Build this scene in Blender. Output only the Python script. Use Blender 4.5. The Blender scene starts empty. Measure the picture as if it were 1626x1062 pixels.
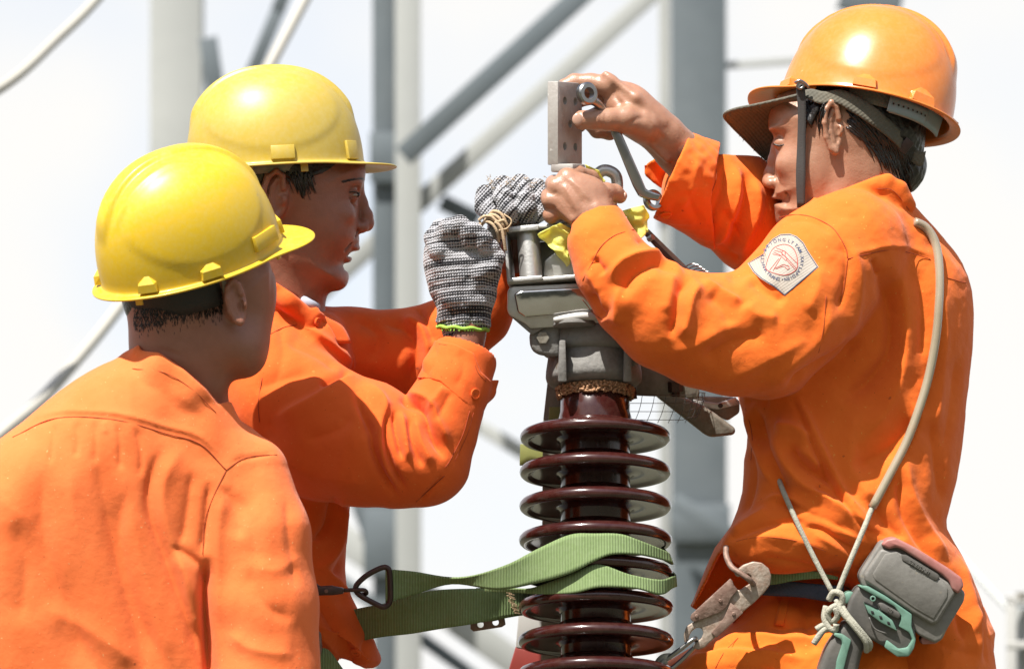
import bpy, bmesh, math, random
import numpy as np
import openvdb
from mathutils import Vector, Matrix
random.seed(4); rng = np.random.default_rng(4)
SC = bpy.context.scene
COL = SC.collection
R = math.radians
# ------------------------------------------------------------------ camera
PITCH = R(12.5)
CAM = np.array([0.0, 0.0, 1.6])
AX = np.array([1.0, 0, 0]); AU = np.array([0, -math.sin(PITCH), math.cos(PITCH)]); AW = np.array([0, math.cos(PITCH), math.sin(PITCH)])
S = 0.0008                      # one modelling unit = 0.8 mm
DREF = 7.2                      # distance of the insulator
cd = bpy.data.cameras.new('camera'); cam = bpy.data.objects.new('camera', cd); COL.objects.link(cam)
cam.location = CAM; cam.rotation_euler = (math.pi/2 + PITCH, 0, 0)
cd.lens = 9000*36/1626; cd.sensor_width = 36; cd.clip_start = .1; cd.clip_end = 3000
cd.dof.use_dof = True; cd.dof.focus_distance = 7.16; cd.dof.aperture_fstop = 7.1
SC.camera = cam
# ------------------------------------------------------------------ light
SUN_EL, SUN_AZ = R(53), (-.50, -.87)
l = math.hypot(*SUN_AZ)
sdir = Vector((SUN_AZ[0]/l*math.cos(SUN_EL), SUN_AZ[1]/l*math.cos(SUN_EL), math.sin(SUN_EL)))
sd = bpy.data.lights.new('sun', 'SUN'); sd.energy = 5.0; sd.angle = R(.5); sd.color = (1, .95, .87)
sun = bpy.data.objects.new('sun', sd); COL.objects.link(sun)
sun.rotation_euler = (-sdir).to_track_quat('-Z', 'Y').to_euler(); sun.location = (0, 0, 20)
wd = bpy.data.worlds.new('World'); SC.world = wd; wd.use_nodes = True
nt = wd.node_tree; nt.nodes.clear()
def N(nt, t, **kw):
    n = nt.nodes.new(t)
    for k, v in kw.items(): setattr(n, k, v)
    return n
out = N(nt, 'ShaderNodeOutputWorld'); bg = N(nt, 'ShaderNodeBackground'); bg.inputs[1].default_value = .1
sky = N(nt, 'ShaderNodeTexSky', sky_type='NISHITA'); sky.sun_disc = False; sky.sun_elevation = SUN_EL
sky.sun_rotation = math.atan2(SUN_AZ[0], SUN_AZ[1])
tc = N(nt, 'ShaderNodeTexCoord'); nz = N(nt, 'ShaderNodeTexNoise'); nz.inputs['Scale'].default_value = 9; nz.inputs['Detail'].default_value = 4
nz.inputs['Roughness'].default_value = .45
cr = N(nt, 'ShaderNodeValToRGB'); cr.color_ramp.elements[0].position = .34; cr.color_ramp.elements[1].position = .56
cr.color_ramp.elements[0].color = (.58, .58, .58, 1)
mx = N(nt, 'ShaderNodeMix', data_type='RGBA'); mx.inputs[7].default_value = (4.75, 4.68, 4.55, 1)
nt.links.new(tc.outputs['Generated'], nz.inputs['Vector']); nt.links.new(nz.outputs['Fac'], cr.inputs[0])
mul = N(nt, 'ShaderNodeMix', data_type='RGBA', blend_type='MULTIPLY'); mul.inputs[0].default_value = 1
mul.inputs[7].default_value = (1.05, 1.05, 1.05, 1)   # thin bright overcast brightens the blue gaps
nt.links.new(sky.outputs[0], mul.inputs[6]); nt.links.new(mul.outputs[2], mx.inputs[6])
sx = N(nt, 'ShaderNodeSeparateXYZ'); nt.links.new(tc.outputs['Generated'], sx.inputs[0])
mr = N(nt, 'ShaderNodeMapRange', interpolation_type='SMOOTHSTEP'); mr.inputs[1].default_value = .32; mr.inputs[2].default_value = .75; mr.inputs[3].default_value = 1; mr.inputs[4].default_value = .25
nt.links.new(sx.outputs[2], mr.inputs[0]); mm = N(nt, 'ShaderNodeMath', operation='MULTIPLY'); nt.links.new(cr.outputs[0], mm.inputs[0]); nt.links.new(mr.outputs[0], mm.inputs[1])
nt.links.new(mm.outputs[0], mx.inputs[0]); nt.links.new(mx.outputs[2], bg.inputs[0]); nt.links.new(bg.outputs[0], out.inputs[0])
SC.view_settings.view_transform = 'Standard'; SC.view_settings.look = 'None'; SC.view_settings.exposure = 1.08; SC.view_settings.gamma = 1
SC.cycles.max_bounces = 8
# ------------------------------------------------------------------ spaces
def G(px, py, z=0.0):
    """photo position + distance behind the insulator -> rigid units (right, up, away)"""
    k = 1 + z/9000.0
    return np.array([(px-813)*k, (531-py)*k, z], float)
def world(v):
    v = np.atleast_2d(np.asarray(v, float))*S
    return CAM + v[:, :1]*AX + v[:, 1:2]*AU + (v[:, 2:3]+DREF)*AW
def pxy(v):
    k = 1 + v[:, 2]/9000.0
    return 813 + v[:, 0]/k, 531 - v[:, 1]/k
# units vectors of the real up / depth (the camera looks 12.5 degrees up)
UPV = np.array([0, math.cos(PITCH), math.sin(PITCH)]); DPV = np.array([0, -math.sin(PITCH), math.cos(PITCH)])
# ------------------------------------------------------------------ materials
MATS = {}
K_ALB = .66      # base colours were chosen for a darker exposure
def mat(name, col, rough=.6, metal=0, bump=None, var=None, spec=.5, sheen=0, coat=0, trans=0, sss=0, wear=None, extra=None):
    """bump = list of (scale, strength, detail); var = (scale, amount, colour)"""
    K = K_ALB; col = tuple(c*K for c in col); var = [(a, b_, tuple(c*K for c in c2)) for a, b_, c2 in (var or [])]; wear = [(a, b_, tuple(c*K for c in c2)) for a, b_, c2 in (wear or [])]
    m = bpy.data.materials.new(name); m.use_nodes = True; nt = m.node_tree
    b = nt.nodes['Principled BSDF']; b.inputs['Roughness'].default_value = rough; b.inputs['Metallic'].default_value = metal
    b.inputs['Specular IOR Level'].default_value = spec
    if sheen: b.inputs['Sheen Weight'].default_value = sheen; b.inputs['Sheen Roughness'].default_value = .5
    if coat: b.inputs['Coat Weight'].default_value = coat; b.inputs['Coat Roughness'].default_value = .08
    if trans: b.inputs['Transmission Weight'].default_value = trans
    if sss: b.inputs['Subsurface Weight'].default_value = sss; b.inputs['Subsurface Radius'].default_value = (.012, .004, .002); b.inputs['Subsurface Scale'].default_value = .6
    c = N(nt, 'ShaderNodeRGB'); c.outputs[0].default_value = (*col, 1); src = c.outputs[0]
    tc = N(nt, 'ShaderNodeTexCoord')
    for (sc, amt, c2) in (var or []):
        n = N(nt, 'ShaderNodeTexNoise'); n.inputs['Scale'].default_value = sc; n.inputs['Detail'].default_value = 5; n.inputs['Roughness'].default_value = .6
        nt.links.new(tc.outputs['Object'], n.inputs['Vector'])
        r = N(nt, 'ShaderNodeValToRGB'); r.color_ramp.elements[0].position = .42; r.color_ramp.elements[1].position = .68
        r.color_ramp.elements[1].color = (amt, amt, amt, 1)
        nt.links.new(n.outputs['Fac'], r.inputs[0])
        x = N(nt, 'ShaderNodeMix', data_type='RGBA'); x.inputs[7].default_value = (*c2, 1)
        nt.links.new(r.outputs[0], x.inputs[0]); nt.links.new(src, x.inputs[6]); src = x.outputs[2]
    if wear:   # sharp specks: (scale, threshold, colour)
        for (sc, th, c2) in wear:
            n = N(nt, 'ShaderNodeTexNoise'); n.inputs['Scale'].default_value = sc; n.inputs['Detail'].default_value = 3
            nt.links.new(tc.outputs['Object'], n.inputs['Vector'])
            r = N(nt, 'ShaderNodeValToRGB'); r.color_ramp.elements[0].position = th; r.color_ramp.elements[1].position = min(1, th+.03)
            nt.links.new(n.outputs['Fac'], r.inputs[0])
            x = N(nt, 'ShaderNodeMix', data_type='RGBA'); x.inputs[7].default_value = (*c2, 1)
            nt.links.new(r.outputs[0], x.inputs[0]); nt.links.new(src, x.inputs[6]); src = x.outputs[2]
    nt.links.new(src, b.inputs['Base Color'])
    prev = None
    for (sc, st, dist) in (bump or []):
        n = N(nt, 'ShaderNodeTexNoise'); n.inputs['Scale'].default_value = sc; n.inputs['Detail'].default_value = 3
        nt.links.new(tc.outputs['Object'], n.inputs['Vector'])
        bp = N(nt, 'ShaderNodeBump'); bp.inputs['Strength'].default_value = st; bp.inputs['Distance'].default_value = dist
        nt.links.new(n.outputs['Fac'], bp.inputs['Height'])
        if prev: nt.links.new(prev, bp.inputs['Normal'])
        prev = bp.outputs[0]
    if prev: nt.links.new(prev, b.inputs['Normal'])
    if extra: extra(nt, b, tc, src, prev)
    MATS[name] = m
    return m
def weave(sc=900, st=.35, rot=.6, dist=.0008):
    def f(nt, b, tc, src, prev):
        w = []
        for a, d in ((rot, 'X'), (rot, 'Y')):
            mp = N(nt, 'ShaderNodeMapping'); mp.inputs['Rotation'].default_value = (0, a, .3); nt.links.new(tc.outputs['Object'], mp.inputs[0])
            v = N(nt, 'ShaderNodeTexWave', bands_direction='X' if d == 'X' else 'Z'); v.inputs['Scale'].default_value = sc/6.28/2
            v.inputs['Distortion'].default_value = 1.5; nt.links.new(mp.outputs[0], v.inputs[0]); w.append(v)
        m = N(nt, 'ShaderNodeMath', operation='ADD'); nt.links.new(w[0].outputs['Fac'], m.inputs[0]); nt.links.new(w[1].outputs['Fac'], m.inputs[1])
        bp = N(nt, 'ShaderNodeBump'); bp.inputs['Strength'].default_value = st; bp.inputs['Distance'].default_value = dist
        nt.links.new(m.outputs[0], bp.inputs['Height'])
        if prev: nt.links.new(prev, bp.inputs['Normal'])
        nt.links.new(bp.outputs[0], b.inputs['Normal'])
    return f
def creases(nt, b, tc, src, prev):
    # fine sharp wrinkles of worn cotton
    for sc, st, dist, ro in ((8, .45, .006, .5), (21, .3, .0028, 1.3)):
        mp = N(nt, 'ShaderNodeMapping'); mp.inputs['Rotation'].default_value = (ro, .4, ro); mp.inputs['Scale'].default_value = (1, .6, 1.25); nt.links.new(tc.outputs['Object'], mp.inputs[0])
        n = N(nt, 'ShaderNodeTexNoise', noise_type='RIDGED_MULTIFRACTAL'); n.inputs['Scale'].default_value = sc; n.inputs['Detail'].default_value = 1.0; n.inputs['Distortion'].default_value = .6
        nt.links.new(mp.outputs[0], n.inputs['Vector'])
        m = N(nt, 'ShaderNodeTexNoise'); m.inputs['Scale'].default_value = sc*.4; nt.links.new(tc.outputs['Object'], m.inputs['Vector'])
        r = N(nt, 'ShaderNodeMapRange'); r.inputs[1].default_value = .42; r.inputs[2].default_value = .62; nt.links.new(m.outputs['Fac'], r.inputs[0])
        q = N(nt, 'ShaderNodeMath', operation='MULTIPLY'); nt.links.new(n.outputs['Fac'], q.inputs[0]); nt.links.new(r.outputs[0], q.inputs[1])
        bp = N(nt, 'ShaderNodeBump'); bp.inputs['Strength'].default_value = st; bp.inputs['Distance'].default_value = dist
        nt.links.new(q.outputs[0], bp.inputs['Height']); nt.links.new(prev, bp.inputs['Normal']); prev = bp.outputs[0]
    nt.links.new(prev, b.inputs['Normal'])
# base colours
def cloth(name, col, dk, lt):
    return mat(name, col, .88, 0, bump=[(40, .22, .004), (130, .22, .002), (1100, .5, .0006)],
        var=[(5, .7, dk), (14, .4, lt), (160, .2, dk)], sheen=.10, spec=.2, wear=[(260, .70, (min(1, lt[0]*1.1), lt[1]*1.5, lt[2]*2)), (330, .715, (dk[0]*.55, dk[1]*.5, dk[2]*.5)), (70, .76, (dk[0]*.62, dk[1]*.62, dk[2]*.9))], extra=creases)
M_OA = cloth('orange_twill_faded', (1.08, 0.218, 0.055), (1.015, 0.220, 0.053), (1.136, 0.288, 0.088))
M_OB = cloth('orange_twill_fresh', (0.970, 0.152, 0.021), (0.894, 0.130, 0.017), (1.030, 0.179, 0.030))
M_OC = cloth('orange_flannel_worn', (1.030, 0.197, 0.021), (0.939, 0.164, 0.018), (1.091, 0.242, 0.033))
M_OT = cloth('orange_trouser_twill', (1.121, 0.227, 0.021), (1.030, 0.189, 0.018), (1.182, 0.265, 0.033))
M_SHD = mat('orange_shade_tone', (.42, .055, .006), .8)  # darker orange paints crease shade along the seams; also used for button holes
M_YA = mat('yellow_shell_plastic', (.86, .565, .012), .42, bump=[(60, .05, .002)], var=[(9, .5, (.82, .52, .02)), (40, .4, (.78, .54, .06)), (170, .3, (.80, .62, .15))], wear=[(40, .73, (.70, .50, .10)), (300, .735, (.45, .30, .08))], coat=.06)
M_YB = mat('faded_yellow_shell_plastic', (.62, .44, .045), .44, bump=[(60, .05, .002)], var=[(10, .55, (.56, .42, .09)), (45, .4, (.62, .48, .13)), (160, .3, (.64, .52, .2))], wear=[(34, .73, (.70, .56, .26)), (300, .73, (.46, .36, .14))], coat=.05)
M_YC = mat('orange_shell_plastic', (.90, .245, .025), .27, bump=[(50, .06, .002)], var=[(9, .4, (.90, .29, .04)), (36, .25, (.92, .34, .09)), (170, .15, (.90, .42, .2))], wear=[(34, .74, (.92, .50, .20))], coat=.15)
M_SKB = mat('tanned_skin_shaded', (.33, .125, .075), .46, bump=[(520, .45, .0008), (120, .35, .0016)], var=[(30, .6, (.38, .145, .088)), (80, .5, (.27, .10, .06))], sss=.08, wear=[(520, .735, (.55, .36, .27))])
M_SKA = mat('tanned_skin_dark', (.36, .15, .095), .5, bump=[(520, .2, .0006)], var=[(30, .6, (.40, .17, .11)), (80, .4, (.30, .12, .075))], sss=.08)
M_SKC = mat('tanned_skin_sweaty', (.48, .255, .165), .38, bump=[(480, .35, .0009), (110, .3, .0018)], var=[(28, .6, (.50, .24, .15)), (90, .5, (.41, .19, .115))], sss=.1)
M_HAIR = mat('black_hair', (.012, .010, .010), .35, bump=[(240, .6, .002)], var=[(200, .5, (.04, .03, .025))])
M_NAIL = mat('finger_nail', (.60, .36, .27), .3)
M_EYE = mat('eye_white', (.42, .36, .32), .15); M_IRIS = mat('dark_iris', (.02, .012, .01), .1)
def porcel(nt, b, tc, src, prev): pass
M_PORC = mat('brown_glazed_porcelain', (.050, .010, .009), .2, bump=[(35, .05, .002), (300, .03, .0004)], var=[(18, .6, (.035, .009, .008)), (90, .4, (.09, .045, .035))], coat=.3, spec=.4)
M_CEM = mat('cork_grit', (.55, .30, .16), .9, bump=[(420, .6, .002)], var=[(300, .8, (.85, .52, .30)), (420, .7, (.12, .05, .03))])
M_CAST = mat('cast_aluminium_grey', (.27, .265, .255), .72, .25, bump=[(160, .5, .0018), (28, .4, .003)], var=[(22, .7, (.19, .18, .165)), (120, .5, (.36, .35, .33))], wear=[(70, .68, (.17, .14, .11))])
M_ALU = mat('bare_aluminium', (.66, .655, .63), .42, .75, bump=[(240, .3, .0012), (22, .2, .003)], var=[(30, .5, (.50, .49, .46)), (140, .4, (.76, .76, .74))])
M_POL = mat('polished_aluminium', (.80, .79, .78), .16, 1, bump=[(20, .35, .004), (300, .1, .0006)], var=[(26, .5, (.62, .58, .55))])
M_PLATE = mat('galvanised_plate', (.52, .49, .46), .55, .35, bump=[(260, .4, .0009)], var=[(35, .7, (.38, .33, .31)), (120, .4, (.62, .60, .57))], wear=[(160, .70, (.75, .74, .71))])
M_CHR = mat('chrome_vanadium', (.42, .42, .42), .30, 1, bump=[(160, .15, .0008)], var=[(60, .5, (.38, .36, .34))])
M_RUST = mat('worn_rusty_steel', (.30, .185, .145), .62, .35, bump=[(240, .6, .0012)], var=[(60, .8, (.42, .30, .24)), (160, .6, (.17, .09, .06))])
M_RUSTL = mat('hook_steel_bare', (.42, .33, .26), .55, .3, bump=[(200, .7, .0014)], var=[(55, .9, (.33, .20, .14)), (170, .6, (.60, .52, .44))])
M_DARKST = mat('dark_browned_steel', (.075, .05, .045), .45, .6, bump=[(200, .3, .001)], var=[(70, .6, (.14, .08, .06))])
M_LAT = mat('galvanised_lattice_steel', (.17, .205, .23), .65, .2, bump=[(12, .2, .004)], var=[(2.5, .6, (.23, .265, .285)), (9, .4, (.14, .17, .19))])
M_LATP = mat('pale_and_sunlit_steel', (.52, .54, .53), .7, .1, var=[(3, .6, (.62, .64, .62))])  # pale steel; also paints sunlight onto the lit flanges of the tower legs
M_CABLE = mat('pale_cable_sheath', (.50, .485, .43), .6, var=[(6, .6, (.48, .46, .42))])
M_BRK = mat('weathered_bracket_steel', (.33, .31, .26), .6, .35, bump=[(130, .5, .0018)], var=[(26, .8, (.19, .16, .12)), (90, .5, (.44, .42, .36))])
M_OLV = mat('olive_painted_plate', (.34, .36, .10), .6, var=[(30, .5, (.24, .26, .08))])
M_WIRE = mat('thin_mesh_wire', (.16, .155, .15), .4, .7)
def bagx(nt, b, tc, src, prev):
    t = N(nt, 'ShaderNodeBsdfTranslucent'); nt.links.new(src, t.inputs[0]); m = N(nt, 'ShaderNodeMixShader'); m.inputs[0].default_value = .45
    nt.links.new(b.outputs[0], m.inputs[1]); nt.links.new(t.outputs[0], m.inputs[2]); nt.links.new(m.outputs[0], nt.nodes['Material Output'].inputs[0])
M_BAG = mat('yellow_plastic_film', (1.32, 1.30, .36), .25, bump=[(60, .5, .005), (220, .3, .0015)], var=[(20, .4, (1.25, 1.3, .5))], coat=.2, extra=bagx)
M_TWN = mat('tan_twine', (.62, .45, .28), .9, bump=[(500, .8, .001)])
M_CORD = mat('pale_braided_cord', (.50, .49, .40), .85, bump=[(550, .9, .0014)], var=[(160, .7, (.33, .32, .25))])
M_HOSE = mat('clear_amber_hose', (.58, .50, .36), .18, coat=.8, trans=.3, var=[(20, .5, (.44, .37, .25))])
M_BATT = mat('scuffed_grey_plastic', (.23, .22, .20), .55, bump=[(160, .35, .001)], var=[(22, .8, (.31, .30, .275)), (90, .5, (.15, .14, .13))], wear=[(70, .68, (.30, .27, .22))])
M_RUB = mat('grey_rubber_grip', (.105, .10, .092), .6, bump=[(200, .3, .001)], var=[(30, .7, (.17, .155, .135))])
M_GRN = mat('green_tool_plastic', (.17, .34, .26), .55, bump=[(150, .2, .0008)], var=[(30, .7, (.24, .42, .33)), (110, .4, (.12, .22, .17))])
M_RED = mat('dull_red_plastic', (.46, .17, .15), .55, var=[(40, .7, (.52, .27, .24)), (120, .5, (.33, .13, .11))])
M_BLK = mat('black_slot', (.012, .012, .012), .6)
M_OLC = mat('olive_cap_cotton', (.125, .12, .095), .9, bump=[(60, .4, .003)], var=[(40, .6, (.19, .165, .12))], extra=weave())
M_STRP = mat('dark_grey_strap', (.055, .052, .05), .85, bump=[(600, .6, .0008)])
M_GREY = mat('pale_blue_grey_harness', (.30, .37, .39), .5, var=[(40, .4, (.22, .28, .30))])
M_SWEAT = mat('black_headband', (.02, .02, .02), .7, bump=[(90, .5, .002)])
M_TAPE = mat('cream_headband_pad', (.42, .36, .27), .8)
M_NAVY = mat('navy_cotton', (.06, .075, .115), .9, bump=[(60, .4, .003)], extra=weave())
M_WHT = mat('white_patch_cotton', (.46, .41, .355), .85, bump=[(50, .3, .003)], var=[(60, .4, (.40, .35, .29))], extra=weave(1200, .3))
M_INK = mat('blue_grey_print', (.07, .085, .16), .8); M_REDINK = mat('red_print', (.62, .07, .06), .8)
M_SHIRT = mat('pale_undershirt', (.45, .48, .58), .9)
M_PTW = mat('white_post_paint', (.62, .62, .60), .5); M_PTR = mat('red_post_paint', (.30, .035, .025), .5, var=[(30, .5, (.22, .03, .02))])
M_LIME = mat('lime_glove_hem', (.35, .62, .08), .9, bump=[(500, .8, .001)])
def knit(name, dirn, sc, seed=0):
    def f(nt, b, tc, src, prev):
        mp = N(nt, 'ShaderNodeMapping'); mp.inputs['Rotation'].default_value = dirn; mp.inputs['Location'].default_value = (seed, seed, seed)
        nt.links.new(tc.outputs['Object'], mp.inputs[0])
        # rows of stitches
        w1 = N(nt, 'ShaderNodeTexWave', bands_direction='Z'); w1.inputs['Scale'].default_value = sc; w1.inputs['Distortion'].default_value = 1.2; w1.inputs['Detail Scale'].default_value = 2.0
        w2 = N(nt, 'ShaderNodeTexWave', bands_direction='X'); w2.inputs['Scale'].default_value = sc*1.1; w2.inputs['Distortion'].default_value = 1.5; w2.inputs['Detail Scale'].default_value = 2.0
        # slow yarn colour change along Z
        sp = N(nt, 'ShaderNodeMapping'); sp.inputs['Scale'].default_value = (6, 6, 170); nt.links.new(mp.outputs[0], sp.inputs[0])
        n = N(nt, 'ShaderNodeTexNoise'); n.inputs['Scale'].default_value = 1; n.inputs['Detail'].default_value = 1.5; nt.links.new(sp.outputs[0], n.inputs[0])
        n2 = N(nt, 'ShaderNodeTexNoise'); n2.inputs['Scale'].default_value = 520; nt.links.new(mp.outputs[0], n2.inputs[0])
        for w in (w1, w2): nt.links.new(mp.outputs[0], w.inputs[0])
        a = N(nt, 'ShaderNodeMath', operation='MULTIPLY_ADD'); a.inputs[1].default_value = .20; nt.links.new(w1.outputs['Fac'], a.inputs[0]); nt.links.new(n.outputs['Fac'], a.inputs[2])
        a2 = N(nt, 'ShaderNodeMath', operation='MULTIPLY_ADD'); a2.inputs[1].default_value = .12; nt.links.new(w2.outputs['Fac'], a2.inputs[0]); nt.links.new(a.outputs[0], a2.inputs[2])
        a3 = N(nt, 'ShaderNodeMath', operation='MULTIPLY_ADD'); a3.inputs[1].default_value = .22; nt.links.new(n2.outputs['Fac'], a3.inputs[0]); nt.links.new(a2.outputs[0], a3.inputs[2])
        r = N(nt, 'ShaderNodeValToRGB'); r.color_ramp.elements[0].position = .70; r.color_ramp.elements[0].color = (.012, .012, .015, 1)
        r.color_ramp.elements[1].position = .79; r.color_ramp.elements[1].color = (.31, .31, .33, 1)
        nt.links.new(a3.outputs[0], r.inputs[0]); nt.links.new(r.outputs[0], b.inputs['Base Color'])
        m = N(nt, 'ShaderNodeMath', operation='MULTIPLY'); nt.links.new(w1.outputs['Fac'], m.inputs[0]); nt.links.new(w2.outputs['Fac'], m.inputs[1])
        bp = N(nt, 'ShaderNodeBump'); bp.inputs['Strength'].default_value = .8; bp.inputs['Distance'].default_value = .0016
        nt.links.new(m.outputs[0], bp.inputs['Height'])
        nt.links.new(bp.outputs[0], b.inputs['Normal'])
    return mat(name, (.3, .3, .3), .95, extra=f, spec=.1, sheen=.3)
M_KN1 = knit('striped_knit_near', (0, .06, 0), 85, 0.31); M_KN2 = knit('striped_knit_far', (0, .9, .3), 85, 1.7)
def strapx(nt, b, tc, src, prev):
    w = N(nt, 'ShaderNodeTexWave', bands_direction='X'); w.inputs['Scale'].default_value = 90; w.inputs['Distortion'].default_value = .8
    nt.links.new(tc.outputs['Object'], w.inputs[0])
    bp = N(nt, 'ShaderNodeBump'); bp.inputs['Strength'].default_value = .5; bp.inputs['Distance'].default_value = .0012
    nt.links.new(w.outputs['Fac'], bp.inputs['Height']); nt.links.new(bp.outputs[0], b.inputs['Normal'])
    x = N(nt, 'ShaderNodeMix', data_type='RGBA', blend_type='MULTIPLY'); x.inputs[0].default_value = .28
    nt.links.new(src, x.inputs[6]); nt.links.new(w.outputs['Color'], x.inputs[7]); nt.links.new(x.outputs[2], b.inputs['Base Color'])
M_WEB = mat('green_webbing', (.25, .35, .15), .9, var=[(40, .6, (.20, .29, .115)), (200, .5, (.31, .40, .21))], extra=strapx, spec=.2)
def ground_x(nt, b, tc, src, prev): pass
M_GND = mat('dry_grassy_ground', (.12, .112, .07), .95, var=[(.2, .7, (.10, .115, .05)), (1.5, .5, (.19, .17, .12))], bump=[(4, .5, .05)])
M_WOOD = mat('added_tree_foliage', (.045, .07, .025), .95, var=[(.6, .7, (.02, .035, .012)), (3, .5, (.07, .10, .035))], bump=[(2, 1, .4)])
# ------------------------------------------------------------------ objects
def empty(name, loc_units, label, cat, group=None):
    o = bpy.data.objects.new(name, None); COL.objects.link(o); o.location = world(loc_units)[0]; o.empty_display_size = .05
    return tag(o, label, cat, group)
def tag(o, label=None, cat=None, group=None, kind=None):
    if label: o['label'] = label
    if cat: o['category'] = cat
    if group: o['group'] = group
    if kind: o['kind'] = kind
    return o
def origin(p):
    v = np.zeros(3)
    while p is not None:
        v += np.array(p.location); p = p.parent
    return v
def mk(name, wv, faces, m, parent=None, smooth=True, loc=None, fix=True):
    """wv: WORLD vertices; every child has its origin at its thing's base"""
    wv = np.asarray(wv, float)
    me = bpy.data.meshes.new(name)
    o = bpy.data.objects.new(name, me); COL.objects.link(o)
    base = origin(parent) if parent is not None else (np.array(loc) if loc is not None else wv.mean(0))
    v = wv - base
    if isinstance(faces, np.ndarray):
        nf, k = faces.shape
        me.vertices.add(len(v)); me.vertices.foreach_set('co', v.astype(np.float32).ravel())
        me.loops.add(nf*k); me.loops.foreach_set('vertex_index', faces.astype(np.int32).ravel())
        me.polygons.add(nf); me.polygons.foreach_set('loop_start', np.arange(0, nf*k, k, dtype=np.int32)); me.update(calc_edges=True)
    else:
        me.from_pydata([tuple(x) for x in v], [], faces)
        if fix:
            bm = bmesh.new(); bm.from_mesh(me); bmesh.ops.recalc_face_normals(bm, faces=bm.faces); bm.to_mesh(me); bm.free()
    if smooth: me.polygons.foreach_set('use_smooth', [True]*len(me.polygons))
    me.validate(); me.update()
    if m is not None: me.materials.append(m)
    if parent is not None: o.parent = parent
    else: o.location = base
    return o
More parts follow.
